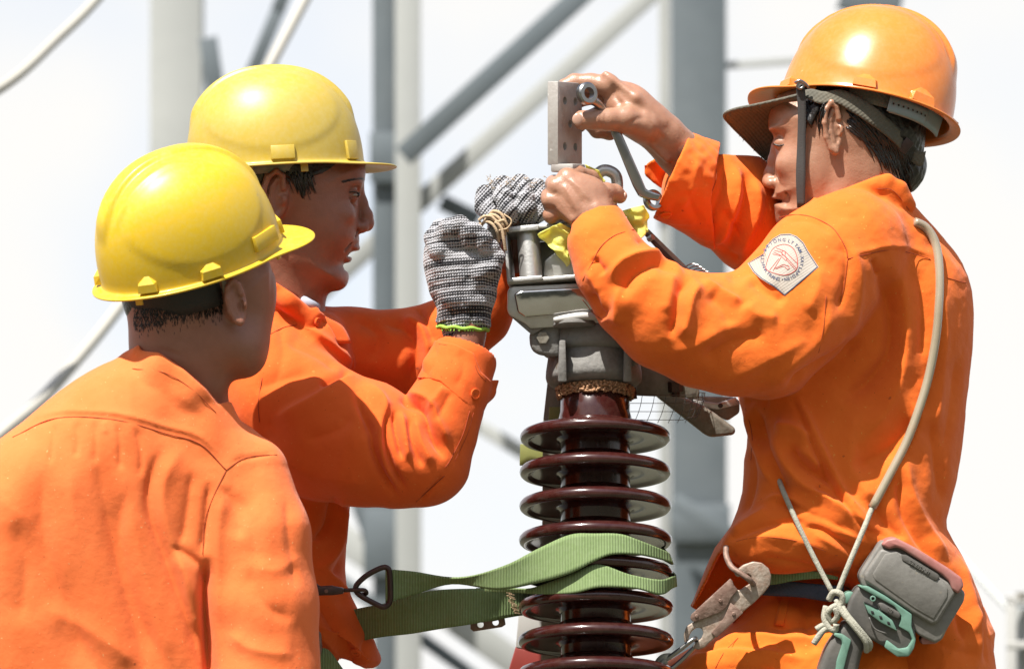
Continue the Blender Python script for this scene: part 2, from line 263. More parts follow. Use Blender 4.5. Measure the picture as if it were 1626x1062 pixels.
# ------------------------------------------------------------------ implicit surfaces
def smin(a, b, k):
    if k <= 0: return np.minimum(a, b)
    h = np.maximum(k-np.abs(a-b), 0)/k
    return np.minimum(a, b) - h*h*k*.25
def smax(a, b, k): return -smin(-a, -b, k)
class Field:
    def __init__(s, lo, hi, vox):
        s.lo = np.array(lo, float); s.vox = vox
        s.n = (np.ceil((np.array(hi)-s.lo)/vox)).astype(int)+1
        s.a = np.full(s.n, 60.0, np.float32)
    def blk(s, lo, hi, m):
        i0 = np.clip(np.floor((np.array(lo)-m-s.lo)/s.vox).astype(int), 0, s.n-1); i1 = np.clip(np.ceil((np.array(hi)+m-s.lo)/s.vox).astype(int)+1, 1, s.n)
        if np.any(i1 <= i0): return None
        ax = [(s.lo[j]+s.vox*np.arange(i0[j], i1[j])).astype(np.float32) for j in range(3)]
        return tuple(slice(i0[j], i1[j]) for j in range(3)), ax[0][:, None, None], ax[1][None, :, None], ax[2][None, None, :]
    def put(s, sl, d, k, op):
        a = s.a[sl]
        if op == 'u': s.a[sl] = smin(a, d, k)
        elif op == 's': s.a[sl] = smax(a, -d, k)
        elif op == 'i': s.a[sl] = smax(a, d, k)
    def cap(s, a, b, ra, rb, k=6, op='u', sz=1.0):
        """tapered capsule"""
        a = np.array(a, float); b = np.array(b, float); r = max(ra, rb)
        B = s.blk(np.minimum(a, b)-r, np.maximum(a, b)+r, k+2*s.vox)
        if B is None: return
        sl, X, U, Z = B
        ab = b-a; L = max(float(ab@ab), 1e-6)
        t = np.clip(((X-a[0])*ab[0]+(U-a[1])*ab[1]+(Z-a[2])*ab[2])/L, 0, 1)
        d = np.sqrt((X-a[0]-t*ab[0])**2+(U-a[1]-t*ab[1])**2+((Z-a[2]-t*ab[2])/sz)**2) - (ra+(rb-ra)*t)
        s.put(sl, d.astype(np.float32), k, op)
    def chain(s, pts, k=6, op='u', sz=1.0):
        """pts: (px,py,z,r)"""
        P = [(G(*p[:3]), p[3]) for p in pts]
        for (a, ra), (b, rb) in zip(P[:-1], P[1:]): s.cap(a, b, ra, rb, k, op, sz)
    def ell(s, c, r, rot=0, k=6, op='u', M=None):
        """ellipsoid, rot = roll in the picture plane (deg, counter-clockwise); M = optional 3x3 rows of its axes"""
        c = G(*c); r = np.array(r, float); R_ = r.max()
        B = s.blk(c-R_, c+R_, k+2*s.vox)
        if B is None: return
        sl, X, U, Z = B
        if M is None:
            t = R(rot); M = np.array([[math.cos(t), math.sin(t), 0], [-math.sin(t), math.cos(t), 0], [0, 0, 1]])
        x, u, z = X-c[0], U-c[1], Z-c[2]
        q = [M[i][0]*x+M[i][1]*u+M[i][2]*z for i in range(3)]
        k0 = np.sqrt(sum((q[i]/r[i])**2 for i in range(3))); k1 = np.sqrt(sum((q[i]/r[i]**2)**2 for i in range(3)))+1e-6
        s.put(sl, (k0*(k0-1)/k1).astype(np.float32), k, op)
    def poly(s, pts, zc, T, Rr, k=10, op='u', smooth=3, Tf=None):
        """outline (photo points) inflated to a rounded body: zc number or f(px,py); T half thickness, Rr rounding"""
        z0 = zc if not callable(zc) else zc(np.mean([p[0] for p in pts]), np.mean([p[1] for p in pts]))
        P = np.array([G(p[0], p[1], z0)[:2] for p in pts])
        P = closed_spline(P, smooth)
        lo = np.array([*P.min(0), z0-T*1.5-60]); hi = np.array([*P.max(0), z0+T*1.5+60])
        B = s.blk(lo, hi, k+2*s.vox)
        if B is None: return
        sl, X, U, Z = B
        x, u = X[:, :, 0], U[:, :, 0]
        sd = poly_sd(np.broadcast_to(x, (x.shape[0], u.shape[1])), np.broadcast_to(u, (x.shape[0], u.shape[1])), P)
        kk = 1+z0/9000
        C = zc if not callable(zc) else zc(813+x/kk, 531-u/kk)[:, :, None]
        TT = T if Tf is None else Tf(813+x/kk, 531-u/kk)[:, :, None]
        a = (sd+Rr)[:, :, None]; b = np.abs(Z-C)-(TT-Rr)
        d = np.minimum(np.maximum(a, b), 0)+np.sqrt(np.maximum(a, 0)**2+np.maximum(b, 0)**2)-Rr
        s.put(sl, d.astype(np.float32), k, op)
    def mesh(s, name, m, parent, H=None, post=None):
        a = s.a
        a[0] = a[-1] = 9; a[:, 0] = a[:, -1] = 9; a[:, :, 0] = a[:, :, -1] = 9
        a = np.clip(a/s.vox, -3, 3)
        g = openvdb.FloatGrid(3.0); g.copyFromArray(a.astype(np.float32), tolerance=0.0)
        v, q = g.convertToQuads(0.0)
        v = v.astype(float)*s.vox + s.lo
        q = q.astype(np.int64)
        # keep the largest pieces only: drop nothing here, orientation first
        t = np.array([v[q[:, 0]], v[q[:, 1]], v[q[:, 2]]])
        w = world(v)
        vol = np.einsum('ij,ij->i', w[q[:, 0]], np.cross(w[q[:, 1]], w[q[:, 2]])).sum() + np.einsum('ij,ij->i', w[q[:, 0]], np.cross(w[q[:, 2]], w[q[:, 3]])).sum()
        if vol < 0: q = q[:, ::-1].copy()
        if H is not None:
            n = vnormals(v, q)      # in rigid (left-handed) space
            for _ in range(1): 
                f = np.clip(-n[:, 2]*2.2+.25, 0, 1)
                px, py = pxy(v); h = H(px, py, v)
                v = v + n*(h*f)[:, None]
        if post is not None: v = post(v)
        o = mk(name, world(v), q, m, parent)
        s.v = v; s.a = None
        o_surf[name + str(id(parent))] = v
        return o, Surf(v)
o_surf = {}
def vnormals(v, q):
    fn = np.cross(v[q[:, 2]]-v[q[:, 0]], v[q[:, 3]]-v[q[:, 1]])
    n = np.zeros_like(v)
    for i in range(4): np.add.at(n, q[:, i], fn)
    n /= np.linalg.norm(n, axis=1)[:, None]+1e-9
    # orient outward: world orientation is outward, this space is mirrored
    return -n
class Surf:
    """nearest visible surface point of a mesh at a photo position"""
    def __init__(s, v):
        s.v = v; s.px, s.py = pxy(v)
    def z(s, x, y, r=5, bias=0, zmin=-1e9):
        for rr in (r, r*2, r*4, r*8):
            m = (np.abs(s.px-x) < rr) & (np.abs(s.py-y) < rr) & (s.v[:, 2] > zmin)
            if m.any():
                zz = s.v[m, 2]; z0 = zz.min(); near = zz < z0+12
                A = np.c_[s.px[m][near]-x, s.py[m][near]-y, np.ones(near.sum())]
                if rr == r and near.sum() > 5:
                    sol = np.linalg.lstsq(A, zz[near], rcond=None)[0][2]
                    return float(np.clip(sol, z0, z0+12))+bias
                return float(zz[near].mean())+bias
        return bias
    def pts(s, P, bias=-1.0, r=5):
        return np.array([G(x, y, s.z(x, y, r, bias)) for x, y in P])
def closed_spline(P, n):
    P = np.asarray(P, float)
    if n <= 1: return P
    a, b, c, d = np.roll(P, 1, 0), P, np.roll(P, -1, 0), np.roll(P, -2, 0)
    out = []
    for t in np.arange(n)/n:
        out.append(.5*((2*b)+(-a+c)*t+(2*a-5*b+4*c-d)*t*t+(-a+3*b-3*c+d)*t**3))
    return np.stack(out, 1).reshape(-1, P.shape[1])
def spline(P, n):
    P = np.asarray(P, float)
    if n <= 1 or len(P) < 3: return P
    Q = np.vstack([2*P[0]-P[1], P, 2*P[-1]-P[-2]])
    out = []
    for i in range(1, len(Q)-2):
        a, b, c, d = Q[i-1], Q[i], Q[i+1], Q[i+2]
        for t in np.arange(n)/n:
            out.append(.5*((2*b)+(-a+c)*t+(2*a-5*b+4*c-d)*t*t+(-a+3*b-3*c+d)*t**3))
    out.append(P[-1])
    return np.array(out)
def poly_sd(X, Y, P):
    d2 = np.full(X.shape, 1e12); ins = np.zeros(X.shape, bool)
    for a, b in zip(P, np.roll(P, -1, 0)):
        e = b-a; L = e@e
        if L < 1e-9: continue
        wx, wy = X-a[0], Y-a[1]
        t = np.clip((wx*e[0]+wy*e[1])/L, 0, 1)
        d2 = np.minimum(d2, (wx-t*e[0])**2+(wy-t*e[1])**2)
        c = ((a[1] <= Y) & (b[1] > Y)) | ((b[1] <= Y) & (a[1] > Y))
        with np.errstate(divide='ignore', invalid='ignore'):
            xi = a[0]+(Y-a[1])/(b[1]-a[1] if abs(b[1]-a[1]) > 1e-9 else 1e-9)*(b[0]-a[0])
        ins ^= c & (X < xi)
    d = np.sqrt(d2)
    return np.where(ins, -d, d).astype(np.float32)
# folds: list of (points, height, width_left, width_right) ; left = left-hand side walking along the points on the photo
def folds(L, noise=None, amp=1.55, wd=.82):
    LL = []
    for f in L:
        P = spline(np.array(f[0], float), 5); LL.append((P, f[1]*amp, f[2]*wd, f[3]*wd))
    def H(px, py, v):
        h = np.zeros(len(px))
        for P, A, wl, wr in LL:
            m = 2.6*max(wl, wr)
            sel = np.where((px > P[:, 0].min()-m) & (px < P[:, 0].max()+m) & (py > P[:, 1].min()-m) & (py < P[:, 1].max()+m))[0]
            if not len(sel): continue
            x, y = px[sel], py[sel]
            best = np.full(len(sel), 1e12); sg = np.zeros(len(sel)); tt = np.zeros(len(sel)); over = np.zeros(len(sel))
            seg = np.linalg.norm(np.diff(P, axis=0), axis=1); cum = np.r_[0, np.cumsum(seg)]; tot = cum[-1]
            for i in range(len(P)-1):
                a, b = P[i], P[i+1]; e = b-a; l2 = e@e+1e-9
                wx, wy = x-a[0], y-a[1]; tr = (wx*e[0]+wy*e[1])/l2; t = np.clip(tr, 0, 1)
                d2 = (wx-t*e[0])**2+(wy-t*e[1])**2
                up = d2 < best
                best[up] = d2[up]; cr = (e[0]*wy-e[1]*wx); sg[up] = cr[up]; tt[up] = (cum[i]+t[up]*seg[i])/tot
            d = np.sqrt(best)
            w = np.where(sg < 0, wl, wr)      # photo y points down: negative cross = left side
            env = np.clip(np.minimum(tt/.22, (1-tt)/.22), 0, 1); env = env*env*(3-2*env)
            env = np.where((tt <= 0) | (tt >= 1), 0, env)
            h[sel] += A*np.exp(-((d*d+1.2)/(w*w))**.72)*env
        if noise is not None: h += noise(v)
        return h
    return H
def vnoise(seed, sc):
    """smooth random field: sum of a few random plane waves, cheap"""
    r = np.random.default_rng(seed); K = r.normal(size=(14, 3)); K /= np.linalg.norm(K, axis=1)[:, None]
    K *= (r.uniform(.6, 1.6, 14)/sc)[:, None]; ph = r.uniform(0, 6.28, 14)
    return lambda v: (np.sin(v@K.T*6.28+ph)).sum(1)/14**.5/1.4
# ------------------------------------------------------------------ explicit meshes in rigid units
class MB:
    def __init__(s): s.v = []; s.f = []
    def add(s, v, f):
        b = len(s.v); s.v += [np.asarray(x, float) for x in v]; s.f += [tuple(b+i for i in q) for q in f]; return s
    def box(s, c, size, M=None, bev=0):
        """c rigid centre, M rows = axes, bevelled box"""
        M = np.eye(3) if M is None else np.asarray(M)
        hx = np.array(size)/2.0
        bm = bmesh.new(); bmesh.ops.create_cube(bm, size=2)
        for v in bm.verts: v.co = Vector((v.co.x*hx[0], v.co.y*hx[1], v.co.z*hx[2]))
        if bev: bmesh.ops.bevel(bm, geom=bm.edges[:], offset=bev, segments=2, affect='EDGES', profile=.5)
        bm.verts.index_update()
        s.add([np.array(v.co)@M+c for v in bm.verts], [[v.index for v in f.verts] for f in bm.faces]); bm.free(); return s
    def tube(s, P, r, n=10, sm=4, caps=True, closed=False, flat=1.0):
        P = np.asarray(P, float); rr = np.full(len(P), r, float) if np.isscalar(r) else np.asarray(r, float)
        Q = np.c_[P, rr]
        Q = closed_spline(Q, sm) if closed else spline(Q, sm)
        P, rr = Q[:, :3], Q[:, 3]; m = len(P)
        T = np.roll(P, -1, 0)-np.roll(P, 1, 0) if closed else np.gradient(P, axis=0)
        T /= np.linalg.norm(T, axis=1)[:, None]+1e-9
        u = np.cross(T[0], [0, 0, 1.0]); 
        if np.linalg.norm(u) < .1: u = np.cross(T[0], [0, 1.0, 0])
        u /= np.linalg.norm(u); vs = []
        for i in range(m):
            u = u-T[i]*(u@T[i]); u /= np.linalg.norm(u)+1e-9; w = np.cross(T[i], u)
            for j in range(n):
                a = 2*math.pi*j/n; vs.append(P[i]+rr[i]*(math.cos(a)*u+flat*math.sin(a)*w))
        fs = []
        for i in range(m if closed else m-1):
            for j in range(n):
                a = i*n+j; b = i*n+(j+1) % n; c = ((i+1) % m)*n+(j+1) % n; d = ((i+1) % m)*n+j; fs.append((a, b, c, d))
        if caps and not closed: fs += [tuple(range(n))[::-1], tuple((m-1)*n+j for j in range(n))]
        return s.add(vs, fs)
    def prism(s, poly, z0, z1, bev=0, shear=(0, 0), seg=2, M=None, sm=1):
        """photo outline between depths z0 (near) and z1 (far) with bevelled edges"""
        zc = (z0+z1)/2; P = [G(x, y, zc)[:2] for x, y in poly]
        if sm > 1: P = closed_spline(np.array(P), sm)
        bm = bmesh.new(); c = np.mean(P, 0)
        vs = [bm.verts.new((p[0], p[1], z0)) for p in P]; f = bm.faces.new(vs)
        r = bmesh.ops.extrude_face_region(bm, geom=[f])
        for v in r['geom']:
            if isinstance(v, bmesh.types.BMVert): v.co.z = z1
        if bev: bmesh.ops.bevel(bm, geom=bm.edges[:], offset=bev, segments=seg, affect='EDGES', profile=.5, clamp_overlap=True)
        bm.verts.index_update(); out = []
        for v in bm.verts:
            q = np.array(v.co)
            if M is not None: q = np.r_[c, zc] + (q-np.r_[c, zc])@M
            out.append(q)
        s.add(out, [[v.index for v in f.verts] for f in bm.faces]); bm.free(); return s
    def ribbon(s, A, B, th=2.0, sm=6, nw=6, curve=None):
        A = spline(A, sm); B = spline(B, sm); n = len(A); vs = []; 
        t = np.linspace(0, 1, nw+1)
        mid = [A[i][None]*(1-t[:, None])+B[i][None]*t[:, None] for i in range(n)]
        W = B-A; T = np.gradient((A+B)/2, axis=0); Nn = np.cross(T, W); Nn /= np.linalg.norm(Nn, axis=1)[:, None]+1e-9
        for i in range(1, n):
            if Nn[i]@Nn[i-1] < -.2: Nn[i] = Nn[i]      # real twist: leave
        for sd in (-1, 1):
            for i in range(n): vs += list(mid[i]+sd*th/2*Nn[i])
        k = nw+1; fs = []; o = n*k
        for i in range(n-1):
            for j in range(nw):
                a = i*k+j; fs.append((a, a+1, a+k+1, a+k)); fs.append((o+a, o+a+k, o+a+k+1, o+a+1))
            fs.append((i*k, i*k+k, o+i*k+k, o+i*k)); a = i*k+nw; fs.append((a, o+a, o+a+k, a+k))
        for j in range(nw):
            fs.append((j, o+j, o+j+1, j+1)); a = (n-1)*k+j; fs.append((a, a+1, o+a+1, o+a))
        return s.add(vs, fs)
    def disc(s, c, r, th, nrm=(0, 0, -1), n=24, hole=0, bev=.3):
        """disc or ring with its axis along nrm"""
        nrm = np.array(nrm, float); nrm /= np.linalg.norm(nrm)
        u = np.cross(nrm, [0, 1.0, 0]); u = u/np.linalg.norm(u) if np.linalg.norm(u) > .1 else np.array([1.0, 0, 0]); w = np.cross(nrm, u)
        if hole: prof = [(hole, -th/2), (r-bev, -th/2), (r, -th/2+bev), (r, th/2-bev), (r-bev, th/2), (hole, th/2)]
        else: prof = [(0.01, -th/2), (r-bev, -th/2), (r, -th/2+bev), (r, th/2-bev), (r-bev, th/2), (0.01, th/2)]
        vs = [np.array(c)+rr*(math.cos(a)*u+math.sin(a)*w)+h*nrm for a in np.arange(n)*2*math.pi/n for rr, h in prof]
        k = len(prof); fs = []
        for i in range(n):
            for j in range(k): 
                if not hole and j == k-1: continue
                a = i*k+j; b = i*k+(j+1) % k; c2 = ((i+1) % n)*k+(j+1) % k; d = ((i+1) % n)*k+j; fs.append((a, b, c2, d))
        return s.add(vs, fs)
    def build(s, name, m, parent=None, smooth=False, loc=None, auto=35):
        o = mk(name, world(np.array(s.v)), s.f, m, parent, smooth, loc=None if loc is None else world(loc)[0])
        if smooth is False and auto:
            o.data.polygons.foreach_set('use_smooth', [True]*len(o.data.polygons))
            try: o.data.set_sharp_from_angle(angle=R(auto))
            except Exception: pass
        return o
def frame(yaw=0, pitch=0, roll=0):
    """rows: right, real-up, real-depth axes in rigid units, turned by yaw about the real vertical (positive: right end goes away)"""
    X = np.array([1.0, 0, 0]); 
    c, s_ = math.cos(R(yaw)), math.sin(R(yaw))
    x = c*X+s_*DPV; z = -s_*X+c*DPV; y = UPV.copy()
    c, s_ = math.cos(R(roll)), math.sin(R(roll)); x, y = c*x+s_*y, -s_*x+c*y
    c, s_ = math.cos(R(pitch)), math.sin(R(pitch)); y, z = c*y+s_*z, -s_*y+c*z
    return np.array([x, y, z])
def lathe(prof, cpx, cpy, cz, n=72):
    """prof (radius, height) in units round the REAL vertical through the given point -> (verts rigid, faces)"""
    c = G(cpx, cpy, cz); vs = []; k = len(prof)
    for i in range(n):
        a = 2*math.pi*i/n
        for r, h in prof: vs.append(c+r*(math.cos(a)*np.array([1.0, 0, 0])+math.sin(a)*DPV)+h*UPV)
    fs = [(i*k+j, i*k+j+1, ((i+1) % n)*k+j+1, ((i+1) % n)*k+j) for i in range(n) for j in range(k-1)]
    return vs, fs
def boolean(mb, cutters):
    """cut MB cutters out of an MB -> new MB"""
    def ob(b):
        me = bpy.data.meshes.new('tmp'); me.from_pydata([tuple(x) for x in b.v], [], b.f); bm = bmesh.new(); bm.from_mesh(me)
        bmesh.ops.recalc_face_normals(bm, faces=bm.faces); bm.to_mesh(me); bm.free(); o = bpy.data.objects.new('tmp', me); COL.objects.link(o); return o
    o1 = ob(mb); cs = [ob(c) for c in cutters]
    for c in cs:
        md = o1.modifiers.new('b', 'BOOLEAN'); md.object = c; md.operation = 'DIFFERENCE'; md.solver = 'EXACT'
    ev = o1.evaluated_get(bpy.context.evaluated_depsgraph_get()).to_mesh(); r = MB()
    r.add([np.array(x.co) for x in ev.vertices], [list(p.vertices) for p in ev.polygons])
    for o in cs+[o1]: bpy.data.objects.remove(o, do_unlink=True)
    return r
# ------------------------------------------------------------------ setting
def ground():
    n = 40; s = 1500.0; v = []; f = []
    g = np.sign(np.linspace(-1, 1, n+1))*np.abs(np.linspace(-1, 1, n+1))**2*s
    for y in g:
        for x in g: v.append((x, y+8, .0 if math.hypot(x, y) < 60 else .3*math.sin(x*.02)*math.cos(y*.017)))
    for j in range(n):
        for i in range(n): a = j*(n+1)+i; f.append((a, a+1, a+n+2, a+n+1))
    o = mk('ground', np.array(v), f, M_GND); tag(o, 'dry sandy ground far below the workers', None, None, 'structure')
ground()
def bar(mb, a, b, w, t=8, leg=None, side=1):
    """rolled L-section between two rigid points: flat face width w seen from the front, second flange going back"""
    a, b = np.array(a, float), np.array(b, float); d = b-a; L = np.linalg.norm(d); d /= L
    y = np.cross(d, [0, 0, 1.0]); y /= np.linalg.norm(y); z = np.cross(d, y); z = z if z[2] > 0 else -z
    M = np.array([d, y, z]); leg = leg or w
    mb.box((a+b)/2, (L, w, t), M, .8)
    mb.box((a+b)/2+side*y*(w/2-t/2)+z*(leg/2+t/2+.4), (L-.4, t, leg), M, .8)
def lattice():
    """steel lattice gantry some 7 to 9 m behind"""
    base = G(700, 3200, 9000)
    root = empty('lattice_tower', base, 'tall blurred grey steel lattice tower behind the three workers', 'tower')
    def P(px, py, z): return G(px, py, z)
    Z = 8500.0; k = 1+Z/9000
    for (x0, x1, w, m, z) in ((608, 612, 36, M_LAT, Z), (646, 650, 40, M_LATP, Z-40), (1108, 1112, 88, M_LAT, Z), (282, 274, 84, M_LATP, Z+500), (1054, 1057, 18, M_LATP, Z+60)):  # pale bars beside the dark legs carry their sunlit flanges as colour
        mb = MB(); bar(mb, P(x0, -1400, z), P(x1, 2600, z), w*k, 12, w*k*.9, -1); mb.build('leg', m, root)
    for (a, b, w, m, z) in (((490, 480), (1090, -60), 30, M_LATP, Z+120), ((480, 505), (380, 620), 26, M_LATP, Z+125),
                      ((440, 20), (395, 130), 22, M_LAT, Z-30), ((470, -60), (440, 20), 22, M_LAT, Z-28), ((330, 60), (350, 200), 30, M_LAT, Z+200),
                      ((565, 760), (608, 870), 46, M_LAT, Z+90), ((510, 830), (900, 1110), 46, M_LATP, Z+150), ((470, 870), (860, 1150), 20, M_LAT, Z+130),
                      ((700, 640), (1000, 820), 22, M_LATP, Z+160), ((700, 320), (760, 350), 26, M_LAT, Z+180), ((1140, 105), (1330, 92), 11, M_LATP, Z+40),
                      ((1070, 795), (1180, 860), 26, M_LAT, Z-120), ((1335, -10), (1430, 14), 46, M_LAT, Z+20), ((640, 248), (935, -20), 34, M_LAT, Z-200)):
        mb = MB(); bar(mb, P(*a, z), P(*b, z), w*k, 10, w*k*.7); mb.build('brace', m, root)
    for (x, y, w, h) in ((622, 250, 70, 80), (622, 860, 90, 110), (1112, 830, 96, 60)):
        mb = MB(); mb.box(P(x, y, Z-25), (w*k, h*k, 10), None, 1); o = mb.build('gusset_plate', M_LAT, root)
lattice()
def added_trees():
    # added unseen tree belt, darkens reflections and low fill: low ahead (below the picture), tall and near behind the camera
    r_ = np.random.default_rng(12); bm = bmesh.new(); bmesh.ops.create_icosphere(bm, subdivisions=2, radius=1); bm.verts.index_update()
    iv = np.array([v.co for v in bm.verts]); fi = np.array([[v.index for v in q.verts] for q in bm.faces]); bm.free(); V = []; Fc = []
    for i in range(520):
        a = r_.uniform(0, 2*math.pi); back = max(0, math.cos(a)); d = 95-45*back+r_.uniform(-6, 10); hh = (6.5+13*back**.7)*r_.uniform(.55, 1.0)
        s_ = r_.uniform(2.2, 4.5); z = r_.uniform(0, max(.5, hh-s_)); p = np.array([d*math.sin(a), -d*math.cos(a), z])
        q = iv*s_*(1+.28*r_.normal(size=(len(iv), 1)))*[1, 1, .85]+p; Fc.append(fi+len(V)*len(iv)); V.append(q)
    o = mk('added_tree_belt', np.concatenate(V), np.concatenate(Fc), M_WOOD, None, True, loc=(0, 0, 0)); tag(o, 'added dark tree belt round the yard, out of view', None, None, 'stuff')
added_trees()
def cable(name, P, r, label, m=M_CABLE):
    mb = MB(); mb.tube([G(*p) for p in P], r, 14, 8); o = mb.build(name, m, None, True); tag(o, label, 'cable', 'thick cables running up past the tower')
cable('cable', [(-160, 220, 4000), (0, 140, 4200), (90, 62, 4400), (170, -20, 4600), (330, -220, 5000)], 13, 'pale thick cable crossing the top left corner of the sky')
cable('cable', [(-200, 860, 4000), (0, 690, 4200), (60, 640, 4300), (110, 585, 4400), (180, 500, 4600), (280, 360, 4900), (420, 120, 5300), (640, -300, 5900)], 15, 'pale thick cable rising behind the yellow helmet of the worker seen from the back')
def equipment():
    root = empty('switchgear_cage', G(1690, 1400, 5200), 'blurred white framed switchgear cage at the bottom right edge', 'switchgear')
    k = 1+5200/9000; z = 5200; mb = MB()
    for x in (1606, 1700, 1790): mb.box(G(x, 1130, z), (16*k, 370*k, 16*k), None, 2)
    mb.box(G(1698, 952, z), (200*k, 16*k, 16*k), None, 2); mb.box(G(1698, 1023, z-3), (200*k, 12*k, 14*k), None, 2)
    mb.box(G(1698, 1300, z-3), (200*k, 12*k, 14*k), None, 2)
    mb.build('frame', M_PTW, root)
    mb = MB(); v = MB()
    for x in (1628, 1665, 1735): mb.tube([G(x, 965, z+50), G(x, 1290, z+50)], 15*k, 16, 1)
    mb.build('insulator_rod', M_LATP, root); mb = MB(); mb.box(G(1698, 1130, z+110), (190*k, 360*k, 8), None, 1); mb.build('back_panel', M_LAT, root)
    mb = MB(); mb.tube([G(1622, 948, z), G(1622, 940, z)], 10*k, 16, 1); mb.build('cap', M_BRK, root)
    mb = MB(); mb.tube([G(1480, 830, 5600), G(1540, 900, 5500), G(1606, 972, 5300)], 9, 10, 3); mb.build('stay_wire', M_LATP, root)
equipment()
# ------------------------------------------------------------------ insulator
AXX = 945
def vz(py):  # height units above py=640 along the true vertical for a point on the axis seen at photo row py
    # solve projection: U = h*cos(p), Z = h*sin(p)
    c, s_ = math.cos(PITCH), math.sin(PITCH); u0 = 531-640.0; t = 531.0-py
    return (t-u0)/(c - t*s_/9000)
def insulator():
    root = empty('post_insulator', G(AXX, 640, 0)+vz(1500)*UPV, 'brown glazed porcelain post insulator with stacked round sheds between the workers', 'insulator')
    # core
    v, f = lathe([(0.1, vz(600)), (55, vz(600)), (55.5, vz(655)), (58, vz(664)), (55, vz(700)), (55, vz(1490)), (0.1, vz(1490))], AXX, 640, 0)
    mk('core', world(v), f, M_PORC, root)
    y = 690.0; ys = [692, 747, 801, 855, 908, 962, 1015, 1068, 1121, 1174, 1227, 1280]
    for i, yy in enumerate(ys):
        h0 = vz(yy); w = 119+i*.55
        pr = [(54, 27), (59, 21.5), (70, 17), (85, 13), (100, 10.5), (109, 8.8), (115, 6.2), (118.6, 2), (119.6, -2.5), (118.2, -7.5), (114.5, -10.6), (110, -11), (106, -9), (102, -6.6), (98, -6), (80, -5.6), (64, -5.6), (58, -7.5), (54.5, -12)]
        v, f = lathe([(r*w/119, h+h0) for r, h in pr], AXX, 640, 0, 96)
        mk('shed', world(v), f, M_PORC, root)
    # grit ring under the fitting
    mb = MB(); r_ = np.random.default_rng(3); ico = bmesh.new(); bmesh.ops.create_icosphere(ico, subdivisions=1, radius=1); ico.verts.index_update()
    iv = np.array([v.co for v in ico.verts]); iff = [[v.index for v in q.verts] for q in ico.faces]; ico.free()
    c0 = G(AXX, 640, 0)
    for _ in range(1100):
        a = r_.uniform(0, 6.283); h = r_.uniform(vz(632), vz(617)); rr = 56+r_.uniform(-1, 4)+ (h-vz(632))*.15; sz = r_.uniform(1.6, 3.0)
        c = c0+rr*(math.cos(a)*np.array([1, 0, 0])+math.sin(a)*DPV)+h*UPV
        mb.add(iv*sz+c, iff)
    o = mb.build('cork_ring', M_CEM, root, True)
    v, f = lathe([(55.2, vz(631)), (56.5, vz(627)), (57, vz(612)), (55, vz(606))], AXX, 640, 0); mk('cement_joint', world(v), f, M_CEM, root)
    # cast fitting
    pr = [(56, vz(615)), (68, vz(612)), (75, vz(606)), (76.5, vz(600)), (76, vz(590)), (73, vz(570)), (70, vz(552)), (68, vz(530)), (.1, vz(529))]
    v, f = lathe(pr, AXX-2, 640, 0, 80); cap = mk('end_fitting', world(v), f, M_CAST, root)
    v, f = lathe([(70, vz(566)), (80, vz(562)), (82, vz(556)), (82, vz(536)), (79, vz(530)), (60, vz(526)), (58, vz(516)), (56, vz(513)), (.1, vz(512))], AXX-2, 640, 0, 80); mk('flange_disc', world(v), f, M_CAST, cap)
    for P_, z0, z1 in (([(840, 529), (850, 519), (866, 515), (890, 516), (890, 566), (872, 566), (852, 563), (842, 553)], -42, 30), ([(992, 520), (1012, 524), (1018, 536), (1018, 572), (1008, 582), (992, 580)], -40, 30)):
        mb = MB(); mb.prism(P_, z0, z1, 7, seg=3); mb.build('lug', M_CAST, cap)
    for x in (893, 996): mb = MB(); mb.prism([(x-5, 540), (x+5, 540), (x+7, 606), (x-7, 606)], -72 if x < 940 else -66, -20, 2.5); mb.build('casting_rib', M_CAST, cap)
    mb = MB(); mb.tube([G(862, 536, -47), G(862, 536, -40)], 10, 6, 1); mb.build('flange_bolt', M_BRK, cap)
    v, f = lathe([(.1, vz(500)), (44, vz(500)), (46, vz(494)), (40, vz(488)), (.1, vz(486))], AXX-15, 640, -14, 40); mk('threaded_collar', world(v), f, M_ALU, root)
insulator()
